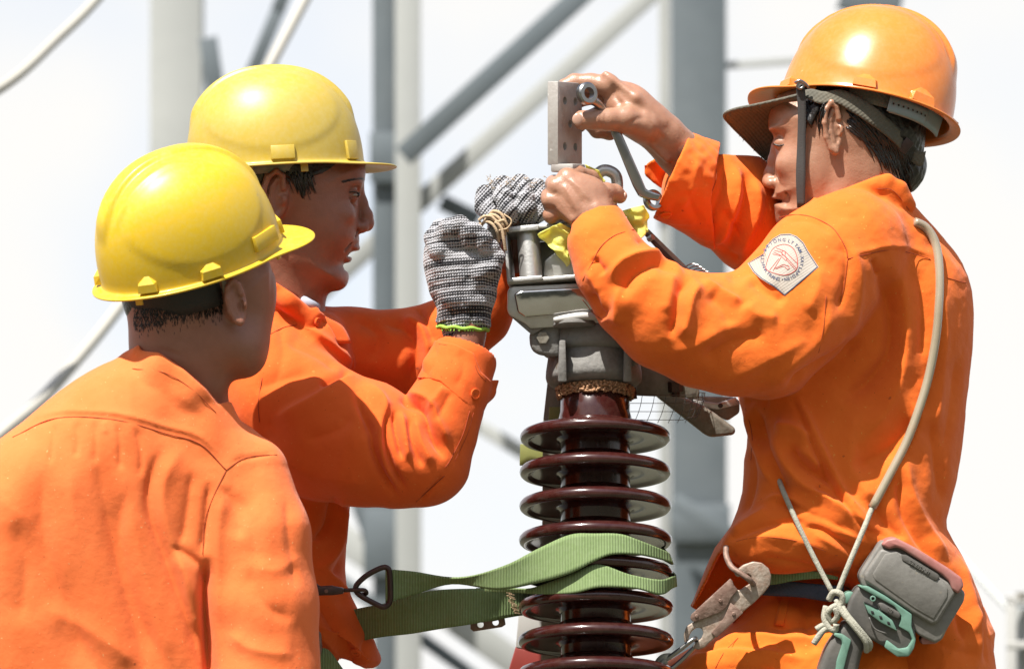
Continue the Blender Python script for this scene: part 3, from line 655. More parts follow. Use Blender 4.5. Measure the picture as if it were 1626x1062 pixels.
def clamp():
    root = empty('terminal_clamp', G(870, 520, 0), 'bare aluminium box clamp bolted on top of the brown insulator', 'clamp')
    M = frame(-6, 0, 4); c = G(905, 408, -10); t = 5
    def at(dx, dy, dz): return c+np.array([dx, dy, dz])@M
    W, Hh, D = 196, 86, 92
    mb = MB()
    mb.box(at(0, Hh/2, 0), (W, t+1, D), M, 1.2); mb.box(at(0, -Hh/2, 0), (W, t+1, D), M, 1.2)
    mb.box(at(-W/2+2, 0, -D/2+4), (t, Hh-8, 8), M, 1); mb.box(at(-W/2+2, 0, 4), (t, Hh-7, D-10), M, 1); mb.box(at(W/2-2, 0, 4), (t, Hh-7, D-10), M, 1)
    mb.box(at(-W/2+28, Hh/2-2, -D/2-3), (56, t+4, 5), M, 1.5); mb.box(at(-W/2+28, -Hh/2+2, -D/2-3), (56, t+2, 5), M, 1.5)
    mb.box(at(8, 0, D/2-3), (W-20, Hh-8, t), M, 1)
    mb.build('channel_frame', M_ALU, root)
    mb = MB(); mb.tube([at(-62, -Hh/2+3, -24), at(-62, Hh/2-3, -24)], 18, 28, 1); mb.build('spacer_tube', M_ALU, root)
    mb = MB(); mb.prism([(862, 448), (864, 415), (872, 408), (893, 392), (903, 396), (1000, 384), (1000, 436)], -20, 20, 2); mb.build('wedge_block', M_ALU, root)
    mb = MB(); mb.tube([at(-64, Hh/2+2, -20), at(-64, Hh/2+12, -20)], 17, 6, 1); mb.tube([at(-64, Hh/2+12, -20), at(-64, Hh/2+16, -20)], 9, 14, 1); mb.build('bolt_head', M_BRK, root)
    # lower tray with polished face
    c = G(905, 480, -14)
    mb = MB(); mb.prism([(806, 462), (812, 455), (1000, 446), (1000, 516), (940, 520), (905, 518), (842, 522), (834, 515), (808, 500), (805, 492)], -52, 60, 3); mb.build('lower_tray', M_ALU, root)
    mb = MB(); mb.prism([(816, 466), (830, 461), (995, 452), (992, 494), (940, 494), (900, 498), (834, 504), (822, 496)], -60, -50, 3.5, seg=3); mb.build('polished_face', M_POL, root)
    mb = MB(); mb.prism([(808, 500), (868, 505), (872, 516), (845, 532), (838, 526)], -48, 40, 2); mb.build('gusset', M_CAST, root)
    mb = MB(); mb.tube([G(880, 508, -64), G(900, 505, -70), G(925, 502, -72), G(948, 503, -68)], [4, 6, 6.5, 5], 12, 5); mb.build('white_sealant', M_PTW, root, True)
    mb = MB(); mb.disc(G(912, 516, -46), 34, 9, UPV, 40, 0, 2); mb.build('collar_washer', M_CAST, root)
clamp()
def plate():
    root = empty('terminal_plate', G(898, 268, 0), 'thick galvanised plate with drilled holes held upright by the bare right hand', 'plate')
    a = R(62); n = np.array([math.sin(a), 0, -math.cos(a)]); xd = np.array([math.cos(a), 0, math.sin(a)]); n = np.array([math.sin(a), 0, -math.cos(a)])
    # broad face spans xd (away to the right), its normal n looks right and towards the camera
    M = np.array([xd, [0, 1.0, 0], n]); c = G(897, 197, -2)
    w, h, t = 84, 132, 19
    ob = MB(); ob.box(np.zeros(3), (w, h, t), np.eye(3), 1.6)
    ob = boolean(ob, [MB().tube([(hx, hy, -30), (hx, hy, 30)], 6.5, 24, 1) for hx, hy in ((-18, 36), (18, 36), (0, 0), (-18, -36), (18, -36))])
    V = np.array(ob.v)@M+c
    o = mk('drilled_plate', world(V), ob.f, M_PLATE, root); o.data.set_sharp_from_angle(angle=R(30))
    mb = MB(); mb.box(c+np.array([22-42, -h/2-5, 16])@M, (44, 13, 40), M, 2.5); mb.build('foot', M_PLATE, root)
    mb = MB(); mb.tube([c+np.array([-14, -h/2-8, 22])@M, c+np.array([-10, -h/2-60, 22])@M], 9, 16, 1); mb.build('stud', M_BRK, root)
plate()
def small_metal():
    # combination spanner
    root = empty('ring_spanner', G(1000, 260, 0), 'chrome ring spanner hanging from the bare right hand beside the plate', 'spanner')
    mb = MB(); mb.disc(G(932, 149, -38), 18, 13, (.55, .1, -.83), 32, 9.5, 2.5); mb.build('ring_end', M_CHR, root)
    mb = MB(); mb.tube([G(938, 158, -34), G(950, 166, -24), G(962, 184, -6), G(972, 206, 2)], [8, 7, 7.5, 7.5], 12, 5, flat=.7); mb.prism([(966, 200), (980, 196), (1018, 282), (1026, 301), (1040, 306), (1050, 309), (1046, 320), (1028, 317), (1014, 312), (1005, 296)], -4, 9, 3, seg=3); mb.build('shaft', M_CHR, root)
    mb = MB(); mb.disc(G(1037, 318, 22), 17, 12, (.5, .2, -.8), 32, 9.5, 2.5); mb.build('ring_end', M_CHR, root)
    # eye nut behind the near hand
    root = empty('eye_nut', G(965, 330, 0), 'grey steel eye nut standing behind the bare left hand', 'eye nut')
    mb = MB(); mb.tube([G(946, 318, 12), G(946, 285, 12), G(955, 272, 12), G(968, 272, 12), G(979, 283, 12), G(980, 318, 12)], 9.5, 14, 6); mb.build('eye_loop', M_ALU, root, True)
    mb = MB(); mb.tube([G(963, 314, 12), G(963, 372, 12)], 17, 20, 1); mb.build('shank', M_ALU, root)
    # connector rod held in the gloves, with twine round it
    root = empty('threaded_rod', G(800, 360, -10), 'grey rod held between the two knitted gloves', 'rod')
    mb = MB(); mb.tube([G(752, 398, -44), G(786, 366, -36), G(822, 334, -26)], [10.5, 10.5, 11], 18, 2); mb.build('shank', M_BRK, root)
    mb = MB(); mb.tube([G(806, 348, -31), G(814, 341, -29)], 17, 6, 1); mb.tube([G(822, 342, -29), G(828, 336, -27)], 15, 18, 1); mb.build('nut', M_RUST, root)
    mb = MB()
    for i in range(4):
        x, y = 778+i*4.5, 372-i*5.5
        mb.tube([G(x-15, y-12, -44), G(x-8, y-20, -52), G(x+4, y-16, -58), G(x+12, y-2, -58), G(x+14, y+12, -46)], 2.6, 7, 5)
    mb.tube([G(786, 352, -60), G(796, 362, -62), G(800, 380, -62), G(803, 398, -58)], 2.6, 7, 6)
    mb.tube([G(760, 350, -54), G(768, 344, -56), G(780, 344, -58), G(790, 352, -60), G(800, 350, -60), G(806, 358, -58)], 2.4, 7, 6)
    mb.tube([G(762, 352, -52), G(764, 366, -58), G(772, 378, -60), G(776, 388, -56)], 2.2, 7, 6)
    mb.tube([G(800, 340, -60), G(812, 350, -64), G(806, 362, -64), G(792, 366, -62)], 1.3, 6, 6)
    o = mb.build('twine', M_TWN, None, True); tag(o, 'tan twine knotted round the rod between the gloves', 'twine')
small_metal()
def bag():
    r_ = np.random.default_rng(8); n1, n2, n3 = vnoise(5, 44), vnoise(9, 20), vnoise(12, 60)
    mb = MB()
    def sheet(C, nu=26, nv=26, amp=9):
        c = [np.array(G(*p)) for p in C]   # 4 corners, bilinear
        v = []
        for i in range(nu+1):
            for j in range(nv+1):
                a, b = i/nu, j/nv; p = c[0]*(1-a)*(1-b)+c[1]*a*(1-b)+c[2]*a*b+c[3]*(1-a)*b
                v.append(p)
        v = np.array(v); q = v*[1, 1, .6]
        d = amp*.9*n1(q)+amp*.35*n2(q); v[:, 2] -= d; v[:, 0] += .35*amp*n3(q*1.7)+.2*amp*n2(q+40); v[:, 1] += .3*amp*n1(q+90)
        f = [(i*(nv+1)+j, i*(nv+1)+j+1, (i+1)*(nv+1)+j+1, (i+1)*(nv+1)+j) for i in range(nu) for j in range(nv)]
        mb.add(list(v), f)
    sheet([(893, 352, -70), (854, 370, -66), (898, 422, -62), (925, 372, -64)], amp=11)
    sheet([(884, 356, -60), (862, 378, -58), (905, 416, -54), (930, 372, -60)], amp=9)
    sheet([(985, 335, 0), (1018, 326, -10), (1034, 345, -8), (1018, 384, 0)], amp=10)
    sheet([(975, 340, 6), (1026, 332, 4), (1030, 368, 2), (990, 380, 10)], amp=8)
    sheet([(930, 262, 2), (950, 270, -4), (962, 288, 0), (940, 300, 6)], amp=6)
    sheet([(920, 280, 10), (930, 372, -10), (1010, 372, 10), (960, 286, 14)], amp=6)
    o = mb.build('plastic_bag', M_BAG, None, True); md = o.modifiers.new('t', 'SOLIDIFY'); md.thickness = .0006
    tag(o, 'crumpled yellow plastic bag wrapped round the clamp bolt under the bare left hand', 'plastic bag')
bag()
def brackets():
    root = empty('support_bracket', G(1060, 640, 90), 'weathered steel bracket arms behind the insulator and the bent elbow', 'bracket')
    mb = MB(); mb.prism([(1008, 575), (1112, 610), (1108, 632), (1010, 628)], 60, 84, 2); mb.build('flat_arm', M_BRK, root)
    mb = MB(); mb.prism([(1040, 628), (1066, 622), (1120, 645), (1168, 680), (1166, 690), (1128, 694), (1119, 690)], 100, 130, 6, seg=3); mb.build('slanting_arm', M_BRK, root)
    mb = MB(); mb.prism([(1085, 628), (1165, 630), (1174, 636), (1174, 655), (1155, 668), (1120, 652)], 140, 170, 4); mb.build('angle_arm', M_BRK, root)
    mb = MB(); mb.prism([(1100, 634), (1140, 640), (1168, 630), (1174, 642), (1140, 650), (1104, 645)], 132, 139.5, 1.5); mb.build('lip', M_ALU, root)
    mb = MB(); mb.disc(G(1144, 644, 130), 4, 3, (0, 0, -1), 16); mb.build('rivet', M_DARKST, root); mb = MB(); mb.tube([G(1072, 606, 56), G(1073, 622, 56)], 12, 6, 1); mb.tube([G(1073, 622, 56), G(1073, 630, 56)], 6.5, 14, 1); mb.build('bolt', M_DARKST, root)
    mb = MB(); mb.tube([G(1000, 610, 40), G(1003, 634, 40)], 9, 6, 1); mb.build('nut', M_DARKST, root)
    # long steel angle that rises behind the elbow towards the hand, with a comb of clips
    root = empty('steel_angle', G(1100, 450, 120), 'dark slanting steel angle between the two raised orange sleeves', 'steel angle')
    mb = MB(); mb.prism([(1020, 366), (1030, 364), (1150, 482), (1150, 504), (1100, 470)], 70, 78, 1); mb.build('flange', M_BRK, root)
    mb = MB(); mb.prism([(1022, 372), (1028, 370), (1120, 462), (1110, 470)], 62, 69.5, .6); mb.build('web', M_DARKST, root)
    mb = MB(); mb.tube([G(1030, 380, 64), G(1037, 376, 58)], 5, 12, 1); mb.build('bolt', M_ALU, root)
    mb = MB()
    for i in range(11):
        x, y = 1083+i*5.2, 420+i*3.0; mb.tube([G(x, y+7, 66), G(x+14, y-1+i*.6, 50), G(x+26, y+1+i*.6, 44)], 1.1, 6, 3)
    for i in range(3): mb.tube([G(1082+i*6, 426+i*3.5, 60), G(1120+i*8, 440+i*2, 54)], .9, 6, 1)
    mb.build('clip_comb', M_ALU, root)
    root = empty('wire_mesh', G(1060, 650, 40), 'curved strip of thin wire mesh hanging beside the insulator neck', 'wire mesh')
    mb = MB()
    def q(a, b):    # a along 0..1, b down 0..1
        ang = a*2.0; x = 1000+120*math.sin(min(ang, 1.57))/1.0 - (12*(ang-1.57) if ang > 1.57 else 0) - 8*b*b; z = 95-70*math.cos(ang)
        return G(x-4*b, 627+42*b-10*max(0, ang-1.1)*b+(-4 if a > .5 else 0), z)
    for i in range(13): mb.tube([q(i/12, b) for b in np.linspace(0, 1.06, 5)], .55, 5, 2)
    for j in range(4): mb.tube([q(a, j/3.2) for a in np.linspace(0, 1, 14)], .55, 5, 2)
    mb.build('wire_grid', M_WIRE, root)
    root = empty('support_angle', G(870, 700, 110), 'pale steel angle standing behind the left side of the insulator', 'steel angle')
    mb = MB(); mb.prism([(870, 600), (900, 600), (900, 1500), (856, 1500), (862, 672)], 110, 120, 1); mb.build('flange', M_BRK, root)
    mb = MB(); mb.prism([(872, 646), (910, 646), (908, 690), (870, 690)], 98, 108, 1); mb.build('cleat', M_OLV, root)
    mb = MB(); mb.prism([(826, 705), (905, 700), (905, 738), (825, 739)], 122, 130, 1); mb.build('olive_plate', M_OLV, root)
    root = empty('marker_post', G(840, 1300, 150), 'white post painted red below, behind the foot of the insulator', 'post')
    mb = MB(); mb.prism([(826, 950), (905, 950), (905, 1030), (870, 1036), (819, 1026)], 150, 200, 2); mb.build('white_section', M_PTW, root)
    mb = MB(); mb.prism([(819, 1026.5), (870, 1036.5), (905, 1030.5), (905, 1500), (790, 1500), (808, 1062)], 150, 200, 2); mb.build('red_section', M_PTR, root)
brackets()
def webbing():
    root = empty('safety_strap', G(700, 930, 0), 'green webbing safety strap looped round the brown insulator', 'strap')
    def Gs(x, y, z): return G(x, y, z+min(1, max(0, (x-690)/110))*vz(y)*math.sin(PITCH))
    def zi(x, r=123):
        d = abs(x-AXX); return -math.sqrt(max(0, r*r-d*d)) if d < r else 0
    up = [(612, 903, -90), (657, 907, -92), (728, 917, -96), (799, 898, -104), (854, 871, -112), (905, 849, -120), (945, 847, -124), (985, 848, -120), (1015, 858, -108), (1045, 870, -78), (1060, 877, -48), (1062, 880, -10), (1050, 866, 30)]
    lo = [(612, 957, -90), (657, 944, -86), (718, 926, -82), (790, 936, -92), (850, 926, -108), (905, 910, -126), (945, 890, -130), (972, 880, -128), (1010, 880, -116), (1042, 886, -84), (1064, 892, -50), (1068, 896, -10), (1056, 890, 30)]
    mb = MB(); mb.ribbon([Gs(*p) for p in up], [Gs(*p) for p in lo], 3.0, 6, 8); mb.build('upper_wrap', M_WEB, root, True)
    up = [(770, 934, -50), (814, 934, -66), (848, 932, -86), (905, 912, -112), (948, 896, -121), (999, 912, -116), (1045, 920, -92), (1068, 915, -50), (1072, 912, -5), (1060, 900, 40)]
    lo = [(770, 938, -48), (818, 940, -64), (868, 943, -94), (913, 941, -120), (952, 932, -130), (1010, 934, -119), (1048, 944, -92), (1066, 934, -52), (1074, 930, -5), (1060, 926, 40)]
    mb = MB(); mb.ribbon([Gs(*p) for p in up], [Gs(*p) for p in lo], 3.0, 6, 8); mb.build('lower_wrap', M_WEB, root, True)
    up = [(470, 990, 60), (562, 967, 20), (613, 957, -20), (680, 938, -44), (751, 934, -40), (802, 936, 0), (860, 936, 105), (930, 925, 135)]
    lo = [(500, 1035, 60), (594, 1013, 10), (657, 1005, -30), (700, 998, -44), (751, 990, -40), (826, 977, 20), (880, 970, 105), (940, 965, 135)]
    mb = MB(); mb.ribbon([Gs(*p) for p in up], [Gs(*p) for p in lo], 3.0, 6, 8); mb.build('return_strap', M_WEB, root, True)
    mb = MB(); mb.ribbon([G(756, 933, -46), G(772, 933, -44), G(786, 934, -40), G(792, 935, -36)], [G(764, 988, -46), G(776, 987, -44), G(786, 985, -40), G(789, 984, -36)], 4, 3, 4); mb.build('sewn_keeper', M_WEB, root, True)
    mb = MB(); r_ = np.random.default_rng(2)
    for i in range(16):
        x = 806+r_.uniform(-3, 3)+i*.8; y = 938+i*2.3; mb.tube([Gs(x-1, y, -10), Gs(x+7, y+1.4, -2)], .8, 5, 1)
    mb.build('brown_stitching', M_TWN, root)
    mb = MB(); mb.prism([(747, 987), (801, 979), (803, 991), (797, 995), (752, 1002), (747, 998)], -52, -46, 1)
    mb = boolean(mb, [MB().tube([G(x, y, -60), G(x, y, -40)], 5, 16, 1) for x, y in ((763, 991), (787, 987.5))]); mb.build('slider_plate', M_RUST, root)
    mb = MB(); mb.tube([G(x, y, -92) for x, y in ((565, 936), (568, 926), (584, 912), (606, 901), (616, 902), (619, 912), (620, 945), (618, 957), (611, 963), (602, 961), (574, 946))], 4.4, 12, 5, closed=True); mb.build('triangle_ring', M_DARKST, root, True)
    # snap hook of the waist belt
    root = empty('snap_hook', G(500, 938, -90), 'dark steel snap hook clipped into the triangular ring of the green strap', 'snap hook')
    mb = MB(); mb.prism([(440, 930), (494, 931), (530, 930), (546, 933), (546, 942), (530, 944), (494, 945), (440, 948)], -104, -84, 2.5); mb.prism([(497, 928), (503, 926), (508, 930), (528, 929), (532, 933), (500, 934)], -100, -88, 1); mb.build('hook_body', M_DARKST, root)
    mb = MB(); mb.tube([G(540, 937, -94), G(570, 936, -97), G(580, 937, -97), G(582, 942, -90), G(574, 943, -84)], 3.2, 10, 4); mb.build('hook_tongue', M_DARKST, root, True)
    mb = MB(); mb.disc(G(518, 938, -105), 3, 2); mb.build('rivet', M_RUST, root)
webbing()
# ------------------------------------------------------------------ helmets
def unit(v): v = np.array(v, float); return v/np.linalg.norm(v)
def helmet(parent, c, fwd, up, m, a=141, b=112, h=163, peak=52, sidew=9, lugs=(), label=None, slots=(), tabs=(), z0=0):
    c = G(*c) if len(c) == 3 else c
    F = unit(fwd); Uv = unit(np.array(up)-F*(np.dot(up, F))); Lf = np.cross(F, Uv)      # side axis; sign: +Lf side
    if Lf[2] > 0: Lf = -Lf                                                              # +side = towards the camera
    M = np.array([F, Lf, Uv])
    nphi, nt = 160, 46; rows = []
    phi = np.linspace(0, 2*math.pi, nphi, endpoint=False)
    cp, sp = np.cos(phi), np.sin(phi)
    def sstep(x, e0, e1): t = np.clip((x-e0)/(e1-e0), 0, 1); return t*t*(3-2*t)
    def dome(t, off=0, deco=True):
        e = 2/2.25; ct, st = math.cos(t)**e, math.sin(t)**e
        # front drops steeper, back rounder
        x = (a+off)*cp*ct; y = (b+off)*sp*ct; z = np.full(nphi, (h+off)*st)
        x = x - 6*st*np.ones(nphi) + np.where(cp > 0, 4*ct*(1-ct)*cp*10*.4, 0)
        n = np.stack([x/(a*a), y/(b*b), z/(h*h)], 1); n /= np.linalg.norm(n, axis=1)[:, None]+1e-9
        p = np.stack([x, y, z], 1)
        if deco:
            d = 6.5*(1-sstep(np.abs(y), 13, 20))*sstep(z, h*.38, h*.62)                       # crest band
            q = ((x+8)/(a*.80))**2+((z-h*.52)/(h*.44))**2
            d = d+1.7*(1-sstep(q, .80, 1.06))*sstep(np.abs(y), 36, 60)
            q2 = np.abs(np.abs(y)-34-.10*(z-h*.6)); d = d+2.2*np.exp(-(q2/4.5)**2)*sstep(z, h*.5, h*.72)*sstep(-x, -30, 25)
            p = p+n*d[:, None]
        return p
    for t in np.linspace(math.pi/2*.985, 0.0, nt): rows.append(dome(t))
    w = sidew+8*np.exp(-((phi-math.pi)/.8)**2)
    ang = np.minimum(phi, 2*math.pi-phi); w = w+(peak-sidew)*np.exp(-(ang/.70)**4)
    nn = np.stack([cp/a, sp/b, 0*cp], 1); nn /= np.linalg.norm(nn, axis=1)[:, None]
    base = np.stack([a*cp, b*sp, 0*cp], 1)
    pk = np.exp(-(ang/.85)**4)
    for s_, dz in ((.03, -3.2), (.10, -5.2), (.3, -6.0), (.55, -6.5), (.8, -7), (.95, -7.3), (1.0, -8.2), (.995, -9.8), (.95, -10.6), (.7, -10.2), (.4, -9.6), (.1, -8.8), (-.12, -7)):
        z = dz-pk*(s_*peak*.10)-3*pk*0
        rows.append(base+nn*(w*s_)[:, None]+np.stack([0*cp, 0*cp, z], 1))
    rows.append(base-nn*4+np.array([0, 0, -3]))
    for t in np.linspace(.12, math.pi/2*.985, 16): rows.append(dome(t, -5, False))
    V = np.concatenate(rows); k = nphi; fs = []
    nr = len(rows); idx = np.arange(nr*k).reshape(nr, k)
    q = np.stack([idx[:-1], np.roll(idx, -1, 1)[:-1], np.roll(idx, -1, 1)[1:], idx[1:]], -1).reshape(-1, 4)
    V = V@M+c; faces = [tuple(x) for x in q]+[tuple(idx[0][::-1]), tuple(idx[-1])]
    hs = mk('hard_hat', world(V), faces, m, parent)
    if label: hs['label'] = label
    def at(ph, z, off=0):
        t = math.asin(min(1, max(0, z/h)**(2.25/2))); i = int(ph/(2*math.pi)*nphi) % nphi; p = dome(t, 0, False)[i]; n = np.array([math.cos(ph)/a, math.sin(ph)/b, .15/h]); n /= np.linalg.norm(n)
        tt = np.array([-math.sin(ph)*a, math.cos(ph)*b, 0]); tt /= np.linalg.norm(tt); u = np.cross(n, tt); u = u if u[2] > 0 else -u
        return p+n*off, np.array([tt, u, n])
    for ph, z, kind, w_, h_ in lugs:
        p, A = at(R(ph) % (2*math.pi), z, 0)
        mb = MB()
        if kind == 'box': mb.box(np.zeros(3), (w_, h_, 9), np.eye(3), 1.4)
        else:   # faceted wedge
            v = [(-w_/2, -h_/2, -3), (w_/2, -h_/2, -3), (w_/2, 0, -3), (0, h_/2, -3), (-w_/2, 0, -3), (-w_/2, -h_/2, 7), (w_/2, -h_/2, 7), (w_*.42, -h_*.08, 8), (0, h_/2-3, -1), (-w_*.42, -h_*.08, 8)]
            mb.add([np.array(x, float) for x in v], [(0, 1, 2, 3, 4), (0, 5, 6, 1), (1, 6, 7, 2), (2, 7, 8, 3), (3, 8, 9, 4), (4, 9, 5, 0), (5, 9, 7, 6), (7, 9, 8)])
        mb.v = [(x@A+p)@M+c for x in mb.v]
        o = mb.build('slot_lug', m, hs, auto=25)
    for ph, r_ in tabs:
        p, A = at(R(ph) % (2*math.pi), 1, -2); mb = MB(); mb.box(np.array([0, -16, 0]), (12, 14, 3), np.eye(3), 1); mb.v = [(x@A+p)@M+c for x in mb.v]; mb.build('hook_tab', m, hs)
    return hs, M, c
def band(mb, M, c, a, b, z0, z1, ph0, ph1, n=40, th=3, wob=0):
    A = []; B = []
    for ph in np.linspace(R(ph0), R(ph1), n):
        A.append(np.array([a*math.cos(ph), b*math.sin(ph), z0+wob*math.sin(ph*23)])@M+c); B.append(np.array([a*math.cos(ph)*.97, b*math.sin(ph)*.97, z1])@M+c)
    mb.ribbon(A, B, th, 1, 4); return mb
def seam_shade(surf, P, parent, r=.75, m=None, name='seam_shade', bias=-.8, n=6, double=False):  # thin dark tube on the cloth stands in for the seam's shade line
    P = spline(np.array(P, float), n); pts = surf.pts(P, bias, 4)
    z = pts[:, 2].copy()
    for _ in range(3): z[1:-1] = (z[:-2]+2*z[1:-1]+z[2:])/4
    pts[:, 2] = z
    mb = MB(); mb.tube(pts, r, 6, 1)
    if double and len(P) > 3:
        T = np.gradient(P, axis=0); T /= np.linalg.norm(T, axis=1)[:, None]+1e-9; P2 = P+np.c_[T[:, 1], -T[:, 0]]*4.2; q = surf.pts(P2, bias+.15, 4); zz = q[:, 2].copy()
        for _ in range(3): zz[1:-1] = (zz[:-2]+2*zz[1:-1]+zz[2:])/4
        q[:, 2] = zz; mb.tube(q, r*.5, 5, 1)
    return mb.build(name, m or M_SHD, parent, True)
def button(surf, x, y, parent, m, r=8, name='button', nrm=None):
    h = 5; zc = surf.z(x, y, 4); zx = (surf.z(x+h, y, 4)-surf.z(x-h, y, 4))/(2*h); zy = -(surf.z(x, y+h, 4)-surf.z(x, y-h, 4))/(2*h)
    n = np.array([zx, zy, -1.0]); n /= np.linalg.norm(n); c = G(x, y, zc)+n*1.2
    mb = MB(); mb.disc(c, r, 3, n, 28, 0, 1.0); mb.disc(c+n*1.6, r, 1.4, n, 28, r-2.0, .4)
    o = mb.build(name, m, parent); mb = MB()
    u = np.cross(n, [0, 1, 0]); u /= np.linalg.norm(u)
    for s_ in (-1, 1): mb.disc(c+n*1.8+u*s_*1.8, 1.0, .6, n, 10)
    mb.build('thread_hole', M_SHD, o)
    return o
def ear(F, c, w, h, rot, side=-1, k=3):
    """auricle on the near side: c = photo centre + z of its plane"""
    x, y, z = c; t = R(rot); cs, sn = math.cos(t), math.sin(t)
    def q(dx, dy, dz): return (x+dx*cs-dy*sn*-1*1.0, y-(dy*cs)+dx*sn*-1*-1.0*0 , z+dz)
    def p(dx, dy, dz): return (x+dx*cs-dy*sn, y-(dx*sn+dy*cs), z+dz)
    F.ell((x, y, z), (w*.92, h*.95, 6), rot, 5)
    F.ell(p(w*.12, -h*.05, side*5), (w*.58, h*.62, 9), rot, 2, 's')
    rim = [(w*.55, h*.35, 0), (w*.35, h*.80, -1), (-w*.15, h*.97, -3), (-w*.70, h*.72, -4), (-w*.92, h*.2, -4), (-w*.78, -h*.35, -2), (-w*.35, -h*.78, -1), (w*.10, -h*.92, 0)]
    F.chain([(*p(a, b, side*6.5+c_), 4.2) for a, b, c_ in rim], k)
    ah = [(-w*.05, h*.66, 0), (-w*.38, h*.32, 0), (-w*.40, -h*.15, 0), (-w*.1, -h*.5, 0)]
    F.chain([(*p(a, b, side*5.5+c_), 3.4) for a, b, c_ in ah], k)
    F.ell(p(w*.02, -h*.80, side*3), (w*.42, h*.24, 6), rot, 5)
    F.ell(p(w*.66, -h*.10, side*5), (5, 8, 6), rot, 3); F.ell(p(w*.30, -h*.12, side*5), (5.5, 9, 12), rot, 2, 's')
